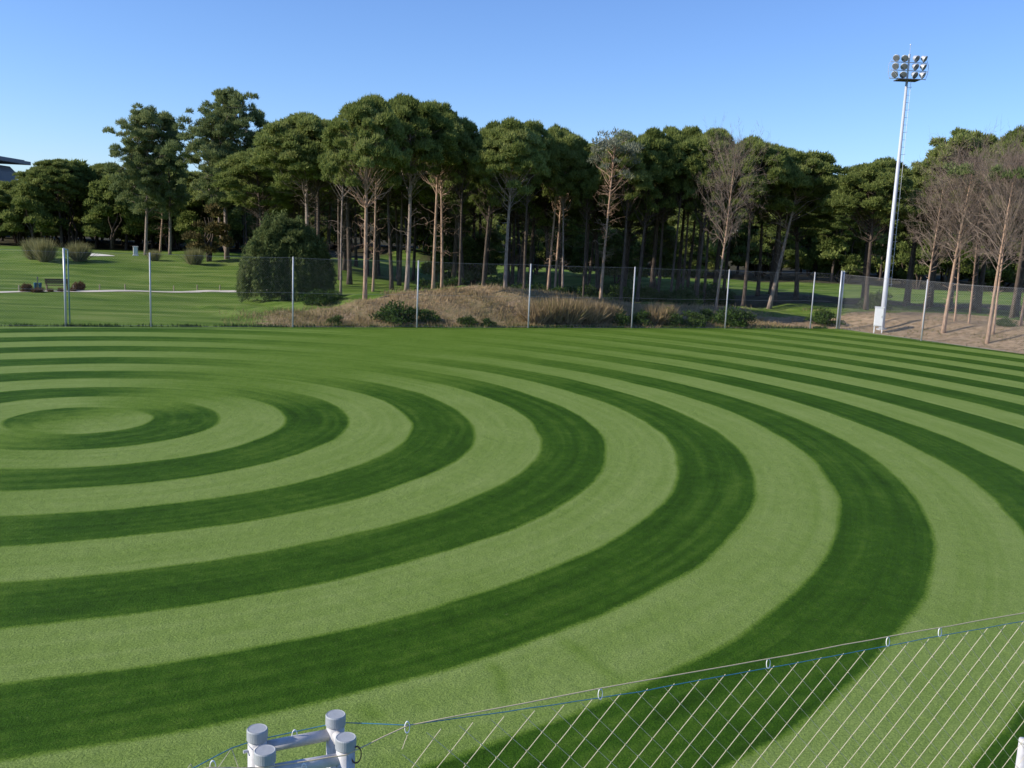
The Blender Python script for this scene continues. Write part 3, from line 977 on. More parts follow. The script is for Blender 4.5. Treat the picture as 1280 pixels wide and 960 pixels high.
def wood(n, xr, yr, tops, kinds, label, group, bark='dark', minsep=2.2, leaf=None, cat='tree', name='pine_tree', short=None):
    placed = []
    made = []
    tries = 0
    while len(placed) < n and tries < n * 60:
        tries += 1
        px = rng.uniform(*xr); Y = rng.uniform(*yr)
        X = at(px, 340, Y).x
        if any((X - a) ** 2 + (Y - b) ** 2 < minsep ** 2 for a, b in placed): continue
        placed.append((X, Y))
        k = rng.choice(kinds)
        hgt = rng.uniform(*tops)
        if px < 48: hgt *= 0.80
        if k[0] == 'A':
            ms, nh = A[int(k[1])], 15
        elif k[0] == 'D':
            ms, nh = D[int(k[1])], 14.4
        elif k[0] == 'O':
            ms, nh = O[int(k[1])], 19
        else:
            ms, nh = B[int(k[1])], 9.6
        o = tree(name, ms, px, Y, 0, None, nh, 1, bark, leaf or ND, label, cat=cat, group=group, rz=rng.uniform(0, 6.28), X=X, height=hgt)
        if k[0] == 'A' and nh > hgt * 1.1:
            o.scale[0] = o.scale[1] = min(1.0, hgt / nh * 1.15)
        made.append((px, o))
    spell(made, short or label)
AA = ['A0', 'A1', 'A2', 'A3', 'A4']
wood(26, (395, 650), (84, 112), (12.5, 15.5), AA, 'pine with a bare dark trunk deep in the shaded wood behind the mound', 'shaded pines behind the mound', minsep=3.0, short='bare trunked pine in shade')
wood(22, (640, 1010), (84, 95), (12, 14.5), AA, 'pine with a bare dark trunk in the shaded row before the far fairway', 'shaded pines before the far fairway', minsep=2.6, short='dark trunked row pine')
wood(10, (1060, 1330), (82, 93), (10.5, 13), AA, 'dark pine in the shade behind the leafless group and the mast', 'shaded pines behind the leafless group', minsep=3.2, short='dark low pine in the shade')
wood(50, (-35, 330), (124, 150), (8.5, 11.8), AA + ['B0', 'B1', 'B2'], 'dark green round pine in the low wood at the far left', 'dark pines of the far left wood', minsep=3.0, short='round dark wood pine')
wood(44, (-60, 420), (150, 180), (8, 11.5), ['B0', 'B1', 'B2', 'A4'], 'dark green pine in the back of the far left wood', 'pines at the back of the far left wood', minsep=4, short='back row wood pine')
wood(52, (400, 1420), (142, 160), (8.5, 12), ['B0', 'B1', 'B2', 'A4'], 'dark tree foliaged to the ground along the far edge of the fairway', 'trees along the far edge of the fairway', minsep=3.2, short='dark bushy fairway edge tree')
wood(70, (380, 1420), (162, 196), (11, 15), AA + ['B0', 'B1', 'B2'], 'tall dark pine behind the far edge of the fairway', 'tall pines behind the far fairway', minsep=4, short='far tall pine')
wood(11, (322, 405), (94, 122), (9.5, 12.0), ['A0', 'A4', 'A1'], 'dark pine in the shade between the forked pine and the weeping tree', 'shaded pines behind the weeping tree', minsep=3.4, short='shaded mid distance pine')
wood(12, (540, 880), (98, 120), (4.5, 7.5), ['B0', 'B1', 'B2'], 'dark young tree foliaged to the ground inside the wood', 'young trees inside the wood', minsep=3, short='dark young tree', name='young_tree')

# ------------------------------------------------------------------ building far left
bo = empty('flat_roofed_building', (at(28, 200, 158).x - 14.3, 158, 0), 0.10, label='pale flat roofed building rising over the far left wood', cat='building')
w = MB(); w.box((-0.4, 8, 6.6), (16, 12, 13.7)); w.build('wall', M['concrete'], bo)
w = MB(); w.box((-0.5, 6, 14.2), (19.6, 18, 0.6)); w.box((-0.8, 6, 14.6), (18.6, 16.6, 0.22)); w.build('roof', M['roofc'], bo)
w = MB(); w.box((8.1, -1.6, 7.0), (1.0, 1.0, 14.0)); w.build('column', M['concrete'], bo)
for j in range(3):
    for i in range(4):
        w = MB(); w.box((-5.6 + i * 3.8, 1.96, 3.0 + j * 4.0), (2.4, 0.1, 2.2)); wn = w.build('window', M['window'], bo)

# ------------------------------------------------------------------ bushes and tussocks
def bush(name, me_, px, Y, mat, label, s=1.0, cat='bush', group=None, sz=None):
    X = at(px, 360, Y).x
    o = link_mesh(name, me_ if me_.users == 0 else me_, None, label=label, cat=cat, group=group)
    if len(me_.materials) == 0: me_.materials.append(mat)
    o.location = (X, Y, tz(X, Y) - 0.03)
    o.scale = (s, s, sz or s)
    o.rotation_euler[2] = px
    return o
T1 = blades_mesh(101, 1.1, 2.2, 1500, 0.045, 0.2, t0=0.5)
T2 = blades_mesh(102, 1.0, 1.5, 1100, 0.04, 0.28, t0=0.5)
T3 = blades_mesh(103, 1.6, 1.0, 1500, 0.035, 0.35, t0=0.55)
S1 = shrub_mesh(111, 1.2, 1.2, 16)
S2 = shrub_mesh(112, 1.6, 1.3, 20, t0=0.45)
bush('grass_tussock', T1, 44, 101, M['reed'], 'big straw green tussock on the upper lawn, far left of the pair', 0.85)
bush('grass_tussock', T1, 57, 99, M['reed'], 'big straw green tussock beside the double post, right of the pair', 0.9)
bush('grass_tussock', T2, 100, 101, M['reed'], 'tussock alone beside the sand patch on the upper lawn', 1.15)
bush('grass_tussock', T2, 243, 103, M['reed'], 'brownish tussock on the lawn left of the forked pine', 1.0)
bush('grass_tussock', T2, 193, 106, M['reed'], 'small tussock in front of the slim pine on the lawn', 0.7)
T4 = shrub_mesh(104, 0.52, 0.85, 16, 0.03, 0.16, t0=0.5)
T5 = blades_mesh(105, 0.45, 0.4, 220, 0.03, 0.4, t0=0.5)
bush('reddish_bush', T4, 34, 71.6, M['redbush'], 'round reddish bush left of the bench by the path', 0.85)
bush('reddish_bush', T4, 99, 75.2, M['redbush'], 'round reddish bush right of the bench by the path', 0.95)
for i_, px in enumerate((44, 50, 63, 76, 91)):
    bush('low_plant', T5, px, 70.6 + (px - 34) * 0.055, M['redbush'], 'low reddish plant in the bed before the bench, %s from the left' % ORD[i_], 0.7 + 0.1 * (px % 3), cat='plant', group='low plants before the bench')
mound_b = [(420, 57.4, 'dark green bush at the pitch edge under the twin trunks', 0.55), (500, 59.2, 'dark rounded bush left of the third fence post', 1.0),
           (536, 60.0, 'low dark bush right of the third fence post', 0.75), (585, 60.4, 'flat green bush halfway between two central fence posts', 0.45),
           (612, 60.4, 'small green bush left of the central fence post', 0.5), (775, 64.6, 'green bush left of the post beside the thick dark trunk', 0.8),
           (803, 65.6, 'green bush right of the post beside the thick dark trunk', 0.85), (838, 66.3, 'olive bush between the last two posts before the leafless pine', 0.9),
           (868, 66.6, 'bright green bush below the large leafless pine', 0.95), (921, 68.0, 'dark green bush right of the post under the leafless pine', 1.05),
           (888, 69.0, 'olive bush hugging the foot of the large leafless pine', 0.8), (396, 63.5, 'dark bush at the right foot of the weeping tree', 0.8),
           (415, 64.5, 'low dark bush between weeping tree and twin trunks', 0.7), (1035, 72.0, 'green bush behind the corner posts of the fence', 0.9),
           (1098, 79.0, 'green bush in the shade behind the mast', 1.3), (1262, 66.5, 'small green bush on the bank near the right edge', 0.5)]
for i, (px, Y, lab, s) in enumerate(mound_b):
    bush('green_bush', (S1, S2)[i % 2], px, Y, M['shrub'], lab, s, sz=s * 0.95)
for px, Y, s, lab in [(690, 63.3, 1.3, 'pale dry grass clump on the bank right of the central fence post'), (712, 63.8, 1.4, 'tall dry grass clump in the middle of the right bank'), (738, 64.5, 1.3, 'dry grass clump before the sparse topped pine'),
                      (757, 65.0, 1.1, 'brown grass clump left of the green bushes on the bank'), (824, 66.6, 1.2, 'reddish brown grass clump between green bushes on the bank'), (672, 62.8, 1.1, 'dry grass clump just right of the central fence post')]:
    bush('dry_grass_clump', T3, px, Y, M['dry'], lab, s, cat='grass clump')
# undergrowth at the wood's edge
under = []
for i in range(22):
    px = 530 + i * 17 + rng.uniform(-6, 6); Y = 80 + rng.uniform(-2, 10)
    bush('undergrowth_bush', (S1, S2)[i % 2], px, Y, M['shrub'], 'dark bush in the undergrowth of the shaded wood', 0.8 + rng.random() * 0.6, group='undergrowth bushes in the wood')
    under.append((px, C.objects[-1]))
spell(under, 'dark undergrowth bush')

# dry grass covering the mound
g = np.random.default_rng(9)
n = 90000
u_ = g.uniform(4, 48, n); s_ = 0.25 + 10.5 * g.random(n) ** 1.1
X_ = P0[0] + FD[0] * u_ + FN[0] * s_; Y_ = P0[1] + FD[1] * u_ + FN[1] * s_
dens = sstep(3, 10, u_) * (1 - sstep(41, 46, u_)) * (1 - sstep(7.5, 10.5, s_ + 3 * (u_ < 15)))
clump = 0.5 + 0.5 * wob(X_, Y_, 1.7, 0.3)
patch = 0.5 + 0.5 * wob(X_, Y_, 0.8, 7.3)
dens = dens * (1 - 0.55 * sstep(30, 34, u_)) * (0.25 + 0.75 * sstep(0.25, 0.5, patch))
keep = g.random(n) < dens * (0.35 + 0.65 * clump)
X_, Y_, clump, u_, s_ = X_[keep], Y_[keep], clump[keep], u_[keep], s_[keep]
zz = terr(X_, Y_)[0]
ctr = np.stack([X_, Y_, zz - 0.02], 1)
ax = g.normal(size=(len(ctr), 3)) * 0.35 + np.array([0.1, 0, 1])
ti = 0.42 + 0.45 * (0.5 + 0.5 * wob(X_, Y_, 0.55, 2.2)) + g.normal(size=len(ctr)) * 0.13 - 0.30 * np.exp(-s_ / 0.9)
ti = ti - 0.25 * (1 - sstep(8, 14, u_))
hgt = ((0.09 + 0.28 * clump) * (0.6 + 0.8 * g.random(len(clump))))[:, None]
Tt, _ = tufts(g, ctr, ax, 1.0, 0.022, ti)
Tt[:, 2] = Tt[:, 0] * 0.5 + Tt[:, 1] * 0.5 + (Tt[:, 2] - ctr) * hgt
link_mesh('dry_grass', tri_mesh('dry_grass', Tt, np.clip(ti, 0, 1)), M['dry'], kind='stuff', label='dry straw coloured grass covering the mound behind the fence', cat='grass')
# scattered tufts on the bare right bank
n = 26000
X_ = g.uniform(23, 48, n); Y_ = g.uniform(46, 80, n)
_, uu_, ss_, s2_ = terr(X_, Y_)
pt_ = 0.5 + 0.5 * wob(X_, Y_, 0.9, 1.9)
kp = (s2_ > 0.3) & (s2_ < 14) & (g.random(n) < (0.06 + 0.9 * sstep(0.55, 0.75, pt_)) * (0.35 + 0.65 * (s2_ < 5)))
X_, Y_ = X_[kp], Y_[kp]
ctr = np.stack([X_, Y_, terr(X_, Y_)[0] - 0.02], 1)
Tt, _ = tufts(g, ctr, g.normal(size=ctr.shape) * 0.5 + np.array([0, 0, 1]), 0.17, 0.03, 0)
link_mesh('bank_grass', tri_mesh('bank_grass', Tt, np.clip(g.normal(size=len(ctr)) * 0.2 + 0.25, 0, 1)), M['dry'], kind='stuff', label='thin olive grass tufts scattered over the bare right bank', cat='grass')
# green weeds along the fence foot
n = 9000
u_ = g.uniform(-45, 46, n); s_ = g.normal(size=n) * 0.12 + 0.25
X_ = P0[0] + FD[0] * u_ + FN[0] * s_; Y_ = P0[1] + FD[1] * u_ + FN[1] * s_
kp = g.random(n) < 0.25 + 0.75 * (wob(X_, Y_, 1.1, 5.0) > 0)
X_, Y_ = X_[kp], Y_[kp]
ctr = np.stack([X_, Y_, np.maximum(terr(X_, Y_)[0], 0) - 0.02], 1)
Tt, _ = tufts(g, ctr, g.normal(size=ctr.shape) * 0.5 + np.array([0, 0, 1]), 0.2, 0.03, 0)
link_mesh('weeds', tri_mesh('weeds', Tt, np.clip(g.normal(size=len(ctr)) * 0.15 + 0.4, 0, 1)), M['shrub'], kind='stuff', label='low green weeds along the foot of the far fence', cat='weeds')

# ------------------------------------------------------------------ far fence
def chain_link(p, q, h, sp=0.13, r=0.0032, z0=None):
    """diamond wire mesh between two ground points, straight prisms, clipped to the panel"""
    p = np.array(p, float); q = np.array(q, float)
    L = np.linalg.norm(q - p); d_ = (q - p) / L
    nrm = np.array([-d_[1], d_[0]])
    mb = MB()
    for sgn, off in ((1, 0.003), (-1, -0.003)):
        k = -h
        while k < L + h:
            # line x = k + sgn*z  for z in 0..h
            zs_ = [0.0, h]
            xs_ = [k + (0 if sgn > 0 else h), k + (h if sgn > 0 else 0)]
            (xa, za), (xb, zb) = (xs_[0], 0.0), (xs_[1], h)
            def clip(x0):
                t = (x0 - xa) / (xb - xa)
                return za + t * (zb - za)
            pa_, pb_ = [xa, za], [xb, zb]
            if min(xa, xb) < 0 and max(xa, xb) < 0 or min(xa, xb) > L:
                k += sp; continue
            for pt in (pa_, pb_):
                if pt[0] < 0: pt[:] = [0, clip(0)]
                if pt[0] > L: pt[:] = [L, clip(L)]
            def w3(pt, e):
                b_ = p + d_ * pt[0] + nrm * (off + e[0])
                return (b_[0], b_[1], pt[1] + e[1] + (z0 or 0))
            tri = [(r, 0), (-r * .5, r * .87), (-r * .5, -r * .87)]
            vs_ = [w3(pa_, e) for e in tri] + [w3(pb_, e) for e in tri]
            mb.add(vs_, [(0, 1, 4, 3), (1, 2, 5, 4), (2, 0, 3, 5)])
            k += sp
    return mb

def fence_post(parent, x, y, h, r=0.045, mat='galv_far', tilt=0.0):
    mb = MB()
    mb.tube([(x, y, -0.3), (x, y, h * 0.5), (x, y, h)], r, 8)
    mb.tube([(x, y, h), (x, y, h + 0.03)], [r * 1.15, r * 0.7], 8)
    mb.build('post', M[mat], parent, True)

FH = 4.0
us = [-44.0, -36.8, -29.6, -22.2, -14.9, -7.6]
fpix = [(189, 409), (364.5, 409), (521.5, 409.5), (661, 410), (788, 410), (904, 410), (1011, 410.5)]
fu = [0.05, 7.7, 15.1, 22.4, 29.8, 37.1, 44.3]
def fp(u): return P0 + FD * u
ff = empty('far_fence', (P0[0], P0[1], 0), label='long grey wire mesh fence with tall posts along the far side of the pitch', cat='fence')
def ff_loc(o): o.matrix_parent_inverse = ff.matrix_world.inverted()
bpy.context.view_layer.update()
def pf(mb, name, mat, root):
    o = mb.build(name, M[mat], root, True)
    o.location = (-root.location[0], -root.location[1], -root.location[2])
    return o
def post_at(root, u, h=FH, r=0.045, mat='galv_far', p=None):
    c = fp(u) if p is None else p
    mb = MB()
    mb.tube([(c[0], c[1], -0.3), (c[0], c[1], h * 0.5), (c[0], c[1], h)], r, 8)
    mb.tube([(c[0], c[1], h), (c[0], c[1], h + 0.03)], [r * 1.15, r * 0.7], 8)
    pf(mb, 'post', mat, root)
for u in us[:-1]: post_at(ff, u)
for u in fu: post_at(ff, u)
gp = at(82.5, 408, 50.9); post_at(ff, 0, r=0.06, mat='galv', p=(gp.x, gp.y), h=4.1)
gp2 = at(87.5, 408, 51.1); post_at(ff, 0, r=0.035, mat='teal', p=(gp2.x, gp2.y), h=4.05)
mb = MB(); mb.tube([(gp.x, gp.y, 4.08), (gp2.x, gp2.y, 4.05)], 0.03, 6); pf(mb, 'brace', 'galv', ff)
for du in (-0.08, 0.12):
    post_at(ff, 46.75 + du, r=0.065, mat='galv', h=4.15)
mb = MB()
for zt_ in (FH - 0.02, 0.08, 2.0):
    pts = []
    for u in np.arange(-44, 46.8, 1.2):
        c = fp(u); pts.append((c[0], c[1], zt_ - 0.05 * abs(math.sin(math.pi * u / 7.35))))
    mb = MB(); mb.tube(pts, 0.005, 4); pf(mb, 'line_wire', 'wire', ff)
pf(chain_link(fp(-44), fp(46.75), FH - 0.05, 0.13, 0.0012), 'wire_mesh', 'wire', ff)

sf = empty('side_fence', (CORNER[0], CORNER[1], 0), label='grey chain link fence running from the corner past the floodlight mast', cat='fence')
CL = CORNER
sp_pts = [CL, np.array([26.75, 63.1]), np.array([30.6, 57.3]), np.array([34.6, 51.4])]
mb = MB(); cm = MB()
for i in range(3):
    a_, b_ = sp_pts[i], sp_pts[i + 1]
    m_ = chain_link(a_, b_, FH - 0.1, 0.14, 0.0045)
    base = len(cm.v); cm.v += m_.v; cm.f += [tuple(k + base for k in f_) for f_ in m_.f]
    for zt_ in (FH - 0.08, 0.1):
        mb = MB(); mb.tube([(a_[0], a_[1], zt_), ((a_[0] + b_[0]) / 2, (a_[1] + b_[1]) / 2, zt_ - 0.06), (b_[0], b_[1], zt_)], 0.006, 4); pf(mb, 'line_wire', 'wire', sf)
pf(cm, 'wire_mesh', 'wire', sf)
for q in sp_pts[1:]:
    post_at(sf, 0, p=q, h=FH)

# ------------------------------------------------------------------ floodlight mast
mp_ = at(1101.5, 414, 68.8)
MX, MY = mp_.x, 68.8
MZ = tz(MX, MY)
TOP = at(1136, 101, MY).z
mast = empty('floodlight_mast', (MX, MY, MZ), 0, label='tall white floodlight mast with twelve round lamps', cat='floodlight')
mb = MB(); mb.tube([(0, 0, -0.3), (0, 0, 1.2), (0, 0, TOP - MZ)], [0.20, 0.18, 0.085], 16); mb.build('pole', M['mast'], mast, True)
mb = MB(); mb.tube([(0, 0, -0.1), (0, 0, 0.06)], 0.36, 16); mb.build('base_plate', M['galv'], mast)
hz = TOP - MZ
lad = MB()
for k in range(int(hz / 0.55)):
    z = 3.2 + k * 0.5
    if z > hz - 0.2: break
    rr = 0.22 - 0.115 * z / hz
    lad.tube([(rr * .6, -0.02, z), (rr + 0.16, -0.05, z)], 0.013, 4)
    if k % 3 == 0:
        lad.tube([(rr + 0.16, -0.05, z), (rr + 0.26, -0.05, z + 0.05)], 0.013, 4)
lad.tube([(0.22 + 0.13, -0.05, 3.0), (0.105 + 0.16, -0.05, hz)], 0.014, 4)
lad.build('ladder', M['galv'], mast)
pl = MB()
pl.box((0, 0, hz + 0.03), (1.5, 1.0, 0.06))
pl.build('platform', M['darksteel'], mast)
fr = MB()
fr.tube([(0, 0, hz), (0, 0, hz + 1.75)], 0.07, 10)
fr.tube([(0, 0, hz + 1.75), (0, 0, hz + 2.35)], [0.02, 0.012], 6)
for k in range(3):
    z = hz + 0.12 + k * 0.54
    fr.tube([(-1.22, -0.05, z), (1.22, -0.05, z)], 0.028, 6)
for s_ in (-1, 1):
    fr.tube([(s_ * 1.22, -0.05, hz + 0.05), (s_ * 1.36, -0.05, hz + 0.5), (s_ * 1.36, -0.05, hz + 1.0), (s_ * 1.2, -0.05, hz + 1.4)], 0.016, 5)
    fr.tube([(s_ * 0.75, -0.45, hz + 0.06), (s_ * 1.2, -0.45, hz + 0.6), (s_ * 1.2, 0.3, hz + 0.6)], 0.014, 5)
fr.build('head_frame', M['galv'], mast)
mb = MB(); mb.lathe([(0.01, 0), (0.05, 0.02), (0.055, 0.06), (0.01, 0.1)], Matrix.Translation((0, 0, hz + 2.33)), 8); mb.build('beacon', M['white'], mast, True)
body, lens, brk = MB(), MB(), MB()
body.lathe([(0.05, -0.30), (0.13, -0.27), (0.17, -0.16), (0.225, -0.02), (0.24, 0.0), (0.24, 0.03), (0.225, 0.035)], n=16)
lens.lathe([(0.215, 0.034), (0.21, 0.045), (0.1, 0.055)], n=16)
body_me, lens_me = body.mesh('housing', True), lens.mesh('lens')
body_me.materials.append(M['galv']); lens_me.materials.append(M['glass'])
for row in range(3):
    for col in range(4):
        x = (-0.98, -0.40, 0.42, 0.98)[col]
        z = hz + 0.34 + row * 0.54
        yaw = (-0.75, -0.4, 0.55, 0.9)[col]
        o = bpy.data.objects.new('floodlight', body_me); C.objects.link(o); o.parent = mast
        o.location = (x, -0.28, z)
        q = Vector((math.sin(yaw), -math.cos(yaw), -0.55)).to_track_quat('Z', 'Y')
        o.rotation_euler = q.to_euler()
        l_ = bpy.data.objects.new('lens', lens_me); C.objects.link(l_); l_.parent = o
# control cabinet
cx = at(1097.5, 412, 67.6)
cab = empty('electric_cabinet', (cx.x, 67.6, tz(cx.x, 67.6)), -0.45, label='white electric cabinet on legs at the foot of the mast', cat='cabinet')
mb = MB(); mb.box((0, 0, 1.12), (0.62, 0.5, 1.32)); mb.box((0, 0, 1.80), (0.70, 0.58, 0.05)); mb.build('body', M['white'], cab)
mb = MB(); mb.box((0, -0.257, 1.12), (0.54, 0.012, 1.2)); dr = mb.build('door', M['white'], cab)
mb = MB(); mb.box((0.2, -0.275, 1.15), (0.03, 0.03, 0.14)); mb.build('handle', M['darksteel'], dr)
for sx in (-.26, .26):
    for sy in (-.2, .2):
        mb = MB(); mb.box((sx, sy, 0.2), (0.05, 0.05, 0.54)); mb.build('leg', M['white'], cab)

# ------------------------------------------------------------------ bench, bin, marker, stakes
bx = at(72, 366, 73.6)
be = empty('park_bench', (bx.x, 73.6, tz(bx.x, 73.6)), 0.5, label='dark brown wooden bench between two reddish bushes by the path', cat='bench')
mb = MB(); [mb.box((0, -0.17 + k * 0.13, 0.45), (1.7, 0.11, 0.04)) for k in range(4)]; mb.build('seat', M['wood'], be)
mb = MB(); [mb.box((0, 0.30 + k * 0.03, 0.60 + k * 0.13), (1.7, 0.035, 0.11)) for k in range(3)]; mb.build('backrest', M['wood'], be)
for s_ in (-0.72, 0.72):
    for y in (-0.15, 0.27):
        mb = MB(); mb.box((s_, y, 0.21 if y < 0 else 0.42), (0.07, 0.07, 0.44 if y < 0 else 0.90)); mb.build('leg', M['wood'], be)
bn = at(47.5, 367, 72.4)
bi = empty('litter_bin', (bn.x, 72.4, tz(bn.x, 72.4)), 0.4, label='blue green litter bin on a post left of the bench', cat='bin')
mb = MB(); mb.tube([(0, 0, 0), (0, 0, 1.05)], 0.035, 8); mb.lathe([(0.06, 1.0), (0.07, 1.03), (0.02, 1.1)], n=10); mb.build('post', M['darksteel'], bi)
for s_ in (-0.2, 0.2):
    mb = MB(); mb.lathe([(0.08, 0.12), (0.10, 0.15), (0.12, 0.62), (0.125, 0.64), (0.10, 0.65)], Matrix.Translation((s_ * 0.8, 0, 0)), 14); mb.build('bucket', M['bluebin'], bi, True)
mk = at(169.5, 316, 112)
mo = empty('marker_pillar', (mk.x, 112, tz(mk.x, 112)), 0.3, label='short white pillar on the lawn left of the tall pines', cat='pillar')
mb = MB(); mb.box((0, 0, 0.5), (0.5, 0.45, 1.0)); mb.build('body', M['stone'], mo)
mb = MB(); mb.box((0, 0, 1.04), (0.6, 0.55, 0.09)); mb.build('cap', M['stone'], mo)
mb = MB(); mb.box((0, 0, 0.04), (0.66, 0.6, 0.12)); mb.build('base', M['stone'], mo)
st = MB(); st.tube([(0, 0, -0.1), (0, 0, 0.42)], [0.05, 0.045], 6); st.tube([(0, 0, 0.42), (0, 0, 0.46)], [0.045, 0.02], 6)
st_me = st.mesh('path_stake'); st_me.materials.append(M['stake'])
for i in range(12):
    c = a0 + (a1 - a0) * (0.66 + 0.031 * i) + nn * 1.35
    o = bpy.data.objects.new('path_stake', st_me); C.objects.link(o); o.location = (c[0], c[1], tz(c[0], c[1]))
    tag(o, 'short wooden stake beside the pale path, %s from the left' % ORD[i], 'stake', 'wooden stakes along the path')

# ------------------------------------------------------------------ near net and its post frame
ND_ = np.array([2.64 + 0.332, 4.66 - 3.30]); ND_ /= np.hypot(*ND_)
NA = np.array([-0.332, 3.30])
ZT = 4.2
def npnt(u, z): 
    q = NA + ND_ * u
    return (q[0], q[1], z)
fr = empty('net_post_frame', (-0.70, 3.20, 0), 0, label='white tubular four post frame with grey caps holding the near net', cat='post frame')
PA, PC, PB, PD = (-0.861, 3.212), (-0.797, 3.072), (-0.603, 3.338), (-0.537, 3.180)
def rel(p, z): return (p[0] + 0.70, p[1] - 3.20, z)
for p_ in (PA, PB, PC, PD):
    mb = MB(); mb.tube([rel(p_, -0.1), rel(p_, 2.0), rel(p_, ZT - 0.035)], 0.0335, 24); po = mb.build('post', M['alu'], fr, True)
    mb = MB()
    x_, y_, z_ = rel(p_, ZT)
    mb.lathe([(0.0365, -0.042), (0.0372, -0.040), (0.0372, -0.004), (0.0345, 0.0), (0.031, -0.0015), (0.001, -0.002)], Matrix.Translation((x_, y_, z_)), 28)
    c_ = mb.build('cap', M['cap'], fr)
for a_, b_, r_, z_ in ((PA, PB, 0.0215, ZT - 0.078), (PC, PD, 0.0215, ZT - 0.082), (PA, PC, 0.019, ZT - 0.070), (PB, PD, 0.019, ZT - 0.070),
                       (PA, PB, 0.0215, 1.2), (PC, PD, 0.0215, 1.2)):
    mb = MB(); mb.tube([rel(a_, z_), rel(b_, z_)], r_, 18); mb.build('crossbar', M['alu'], fr, True)

for p_, z_ in ((PC, ZT - 0.14), (PD, ZT - 0.06)):
    mb = MB(); x_, y_, _z = rel(p_, 0)
    mb.torus((x_ - 0.038 if p_ is PC else x_ + 0.040, y_ - 0.012, z_), (0.4, -1, 0.1), 0.026, 0.003, 18, 6, 0.7, 1.15)
    mb.build('ring', M['ring'], fr, True)
for p_ in (PA, PB, PC, PD):
    for q_ in (0.9, 2.4):
        mb = MB(); x_, y_, _z = rel(p_, 0)
        mb.tube([(x_ - 0.03, y_ - 0.02, ZT - 0.078), (x_ - 0.042, y_ - 0.028, ZT - 0.078)], 0.006, 6)
    mb.build('bolt', M['galv'], fr)

def link_clip(mb, c, s=1.0, ax=(0.3, -1, 0.1)):
    mb.torus(c, ax, 0.017 * s, 0.0026, 16, 6, sx=0.55, sy=1.25)

# cream rope
mb = MB()
zr = ZT - 0.004
cream = [(-2.6, 2.20, zr - 0.10), (-1.75, 2.61, zr - 0.02), (-0.95, 2.955, zr), (-0.80, 3.034, ZT - 0.045), (-0.535, 3.140, ZT - 0.048), npnt(0, zr - 0.01)]
L_ = [0.8, 1.6, 2.4, 3.3, 4.4, 5.6]
for u in L_: cream.append(npnt(u, zr + 0.002 * math.sin(u * 3)))
def rnd_rope(pts, r, sub=5, amp=0.0012):
    out = []
    for a_, b_ in zip(pts[:-1], pts[1:]):
        for k in range(sub):
            t_ = k / sub
            out.append(tuple(a_[i] + (b_[i] - a_[i]) * t_ + rng.uniform(-amp, amp) for i in range(3)))
    out.append(pts[-1])
    return out
mb.tube(rnd_rope(cream, 0, 5), 0.0023, 6)
mb.build('cream_rope', M['rope_cream'], None, True, label='cream support rope stretched along the top of the near net', cat='rope')
# blue edge rope
bl = [(-2.6, 2.30, 3.80), (-1.75, 2.69, 3.98), (-1.30, 2.88, 4.06), (-1.02, 3.035, 4.15), (-0.93, 3.13, 4.168), (-0.86, 3.255, 4.135), (-0.60, 3.378, 4.145), (-0.565, 3.360, 4.155)]
for u in np.arange(0.0, 5.61, 0.2):
    bl.append(npnt(u, ZT - 0.012 - 0.034 * min(1, u) - 0.004 * abs(math.sin(u * 2.4))))
mb = MB(); mb.tube(rnd_rope(bl, 0, 2, 0.001), 0.0018, 6)
net = empty('ball_stop_net', (NA[0], NA[1], 0), label='cream diamond mesh net hanging across the lower right foreground', cat='net')
o = mb.build('edge_rope', M['rope_blue'], net, True); o.location = (-NA[0], -NA[1], 0)
# diamonds
mb = MB()
NS, NH = 0.131, 4.12
U1 = 5.6
def seg(xa, za, xb, zb, r, off):
    pts = []
    K_ = 7
    nv = np.array([-ND_[1], ND_[0]])
    for k in range(K_ + 1):
        t_ = k / K_
        x_ = xa + (xb - xa) * t_; z_ = za + (zb - za) * t_
        q = npnt(x_, z_)
        w_ = off + 0.010 * math.sin(x_ * 1.9 + z_ * 1.3) + rng.uniform(-1, 1) * 0.0015
        pts.append((q[0] + nv[0] * w_, q[1] + nv[1] * w_, z_ + rng.uniform(-1, 1) * 0.001))
    mb.tube(pts, r, 5, cap=False)
k = 0
x = -NH
ub0 = -0.02
while x < U1 + NH:
    for sgn in (1, -1):
        # "/" strands: x grows with z ; "\" the other way
        if sgn > 0: xa, za, xb, zb = x, 0.0, x + NH, NH
        else: xa, za, xb, zb = x + NH, 0.0, x, NH
        def cl(px_):
            t_ = (px_ - xa) / (xb - xa); return za + (zb - za) * t_
        A_, B_ = [xa, za], [xb, zb]
        ok = True
        if max(xa, xb) <= ub0 or min(xa, xb) >= U1: ok = False
        if ok:
            for pt in (A_, B_):
                if pt[0] < ub0: pt[:] = [ub0, cl(ub0)]
                if pt[0] > U1: pt[:] = [U1, cl(U1)]
            # keep near-post wedge open, as the net is drawn in
            ztop = ZT - 0.012 - 0.034 - 0.002
            for pt in (A_, B_):
                if pt[1] >= NH - 1e-6: pt[1] = ztop
            seg(A_[0], A_[1], B_[0], B_[1], 0.0015 if sgn > 0 else 0.0011, 0.002 * sgn)
    x += NS
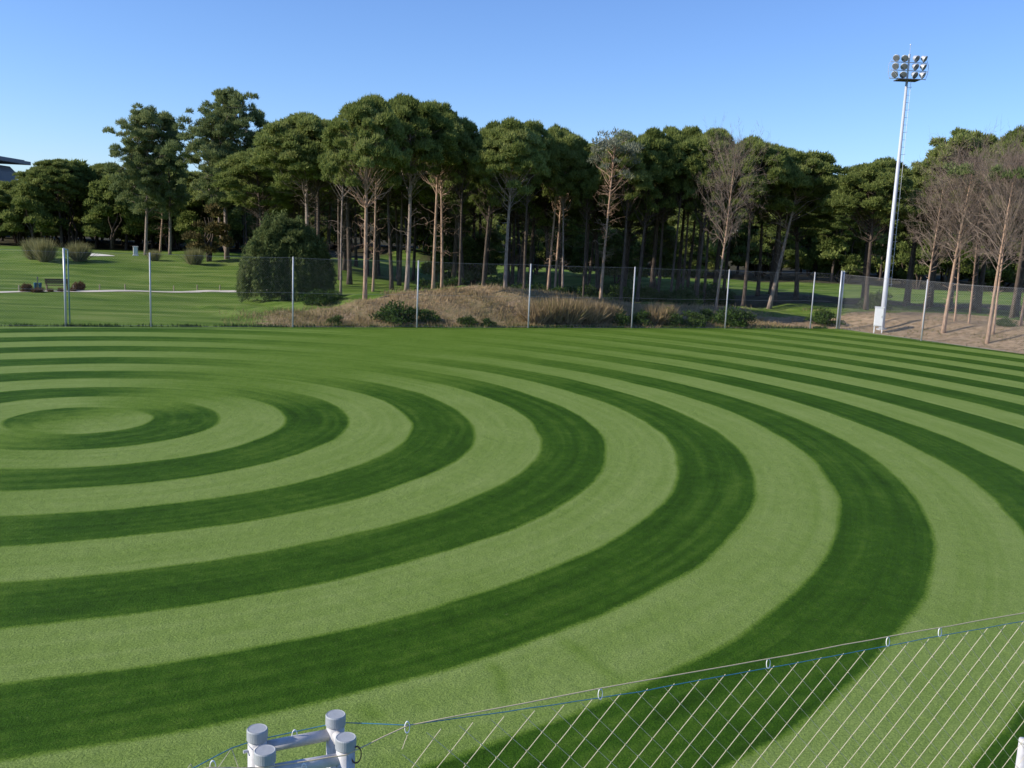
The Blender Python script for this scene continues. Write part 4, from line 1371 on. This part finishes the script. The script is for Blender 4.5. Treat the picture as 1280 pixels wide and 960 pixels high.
for ip in range(-40, 90):
    for im in range(-40, 130):
        # '/' from (xp,0): x = xp + z ; '\\' from (xm+NH,0): x = xm + NH - z
        xp_ = -NH + NS * (ip + 40); xm_ = -NH + NS * (im + 40)
        z_ = (xm_ + NH - xp_) / 2; x_ = xp_ + z_
        if not (0.05 < x_ < U1 - 0.4 and 2.3 < z_ < NH - 0.03): continue
        z_ *= (ZT - 0.048) / NH
        q_ = npnt(x_, z_); w_ = 0.010 * math.sin(x_ * 1.9 + z_ * 1.3)
        c_ = Vector((q_[0] - ND_[1] * w_, q_[1] + ND_[0] * w_, z_)); k_ = 0.0036
        mb.add([c_ + Vector(v_) * k_ for v_ in ((1, 0, 0), (-1, 0, 0), (0, 1, 0), (0, -1, 0), (0, 0, 1.3), (0, 0, -1.3))],
               [(0, 2, 4), (2, 1, 4), (1, 3, 4), (3, 0, 4), (2, 0, 5), (1, 2, 5), (3, 1, 5), (0, 3, 5)])
o = mb.build('mesh_panel', M['cord'], net); o.location = (-NA[0], -NA[1], 0)
# left wing of the net, out of the frame except for its gathered top
mb = MB()
for i in range(14):
    t_ = i / 13
    a_ = (-0.93 - 1.6 * t_, 3.13 - 0.80 * t_, 4.165 - 0.36 * t_)
    mb.tube(rnd_rope([a_, (a_[0] - 0.09, a_[1] - 0.1, a_[2] - 0.13), (a_[0] - 0.5, a_[1] - 0.3, 3.0), (a_[0] - 0.9, a_[1] - 0.4, 0.3)], 0, 2), 0.0017, 4, cap=False)
    mb.tube(rnd_rope([a_, (a_[0] + 0.06, a_[1] - 0.02, a_[2] - 0.14), (a_[0] + 0.15, a_[1] - 0.05, 3.0), (a_[0] + 0.2, a_[1], 0.3)], 0, 2), 0.0014, 4, cap=False)
o = mb.build('gathered_end', M['cord'], net); o.location = (-NA[0], -NA[1], 0)
# clips between the two ropes
clips = []
for px_, py_ in ((750, 876), (960, 836), (1110, 806), (1175, 793)):
    # solve the distance along the net line
    best = min(np.arange(0, 5, 0.005), key=lambda u: abs(at(px_, py_, npnt(u, 0)[1]).x - npnt(u, 0)[0]))
    clips.append(npnt(best, ZT - 0.028))
clips.append(npnt(0.0, ZT - 0.02)); clips.append((-0.945, 2.97, ZT - 0.01)); clips.append((-0.74, 3.27, ZT - 0.055)); clips.append((-0.665, 3.085, ZT - 0.075))
labs = ['metal clip on the net ropes nearest the fainter middle of the rope', 'metal clip on the net ropes over the dark mown stripe', 'metal clip at the edge of the dark stripe, second from right', 'rightmost metal clip on the net ropes',
        'metal clip where the blue rope meets the cream rope', 'metal clip on the ropes left of the post frame', 'metal loop standing on the back crossbar', 'metal clip hanging from the front crossbar']
for c_, l_ in zip(clips, labs):
    mb = MB(); link_clip(mb, (0, 0, 0))
    o = mb.build('rope_clip', M['white'], None, True, label=l_, cat='clip', group='metal clips on the net ropes'); o.location = c_
# slim post at the right edge behind the net
sp_ = at(1280, 928, 5.57)
mb = MB(); mb.tube([(0, 0, -0.1), (0, 0, sp_.z)], 0.03, 16); mb.tube([(0, 0, sp_.z), (0, 0, sp_.z + 0.02)], [0.033, 0.03], 16)
o = mb.build('steel_post', M['alu'], None, True, label='pale steel post behind the net at the lower right corner', cat='post'); o.location = (sp_.x, 5.57, 0)
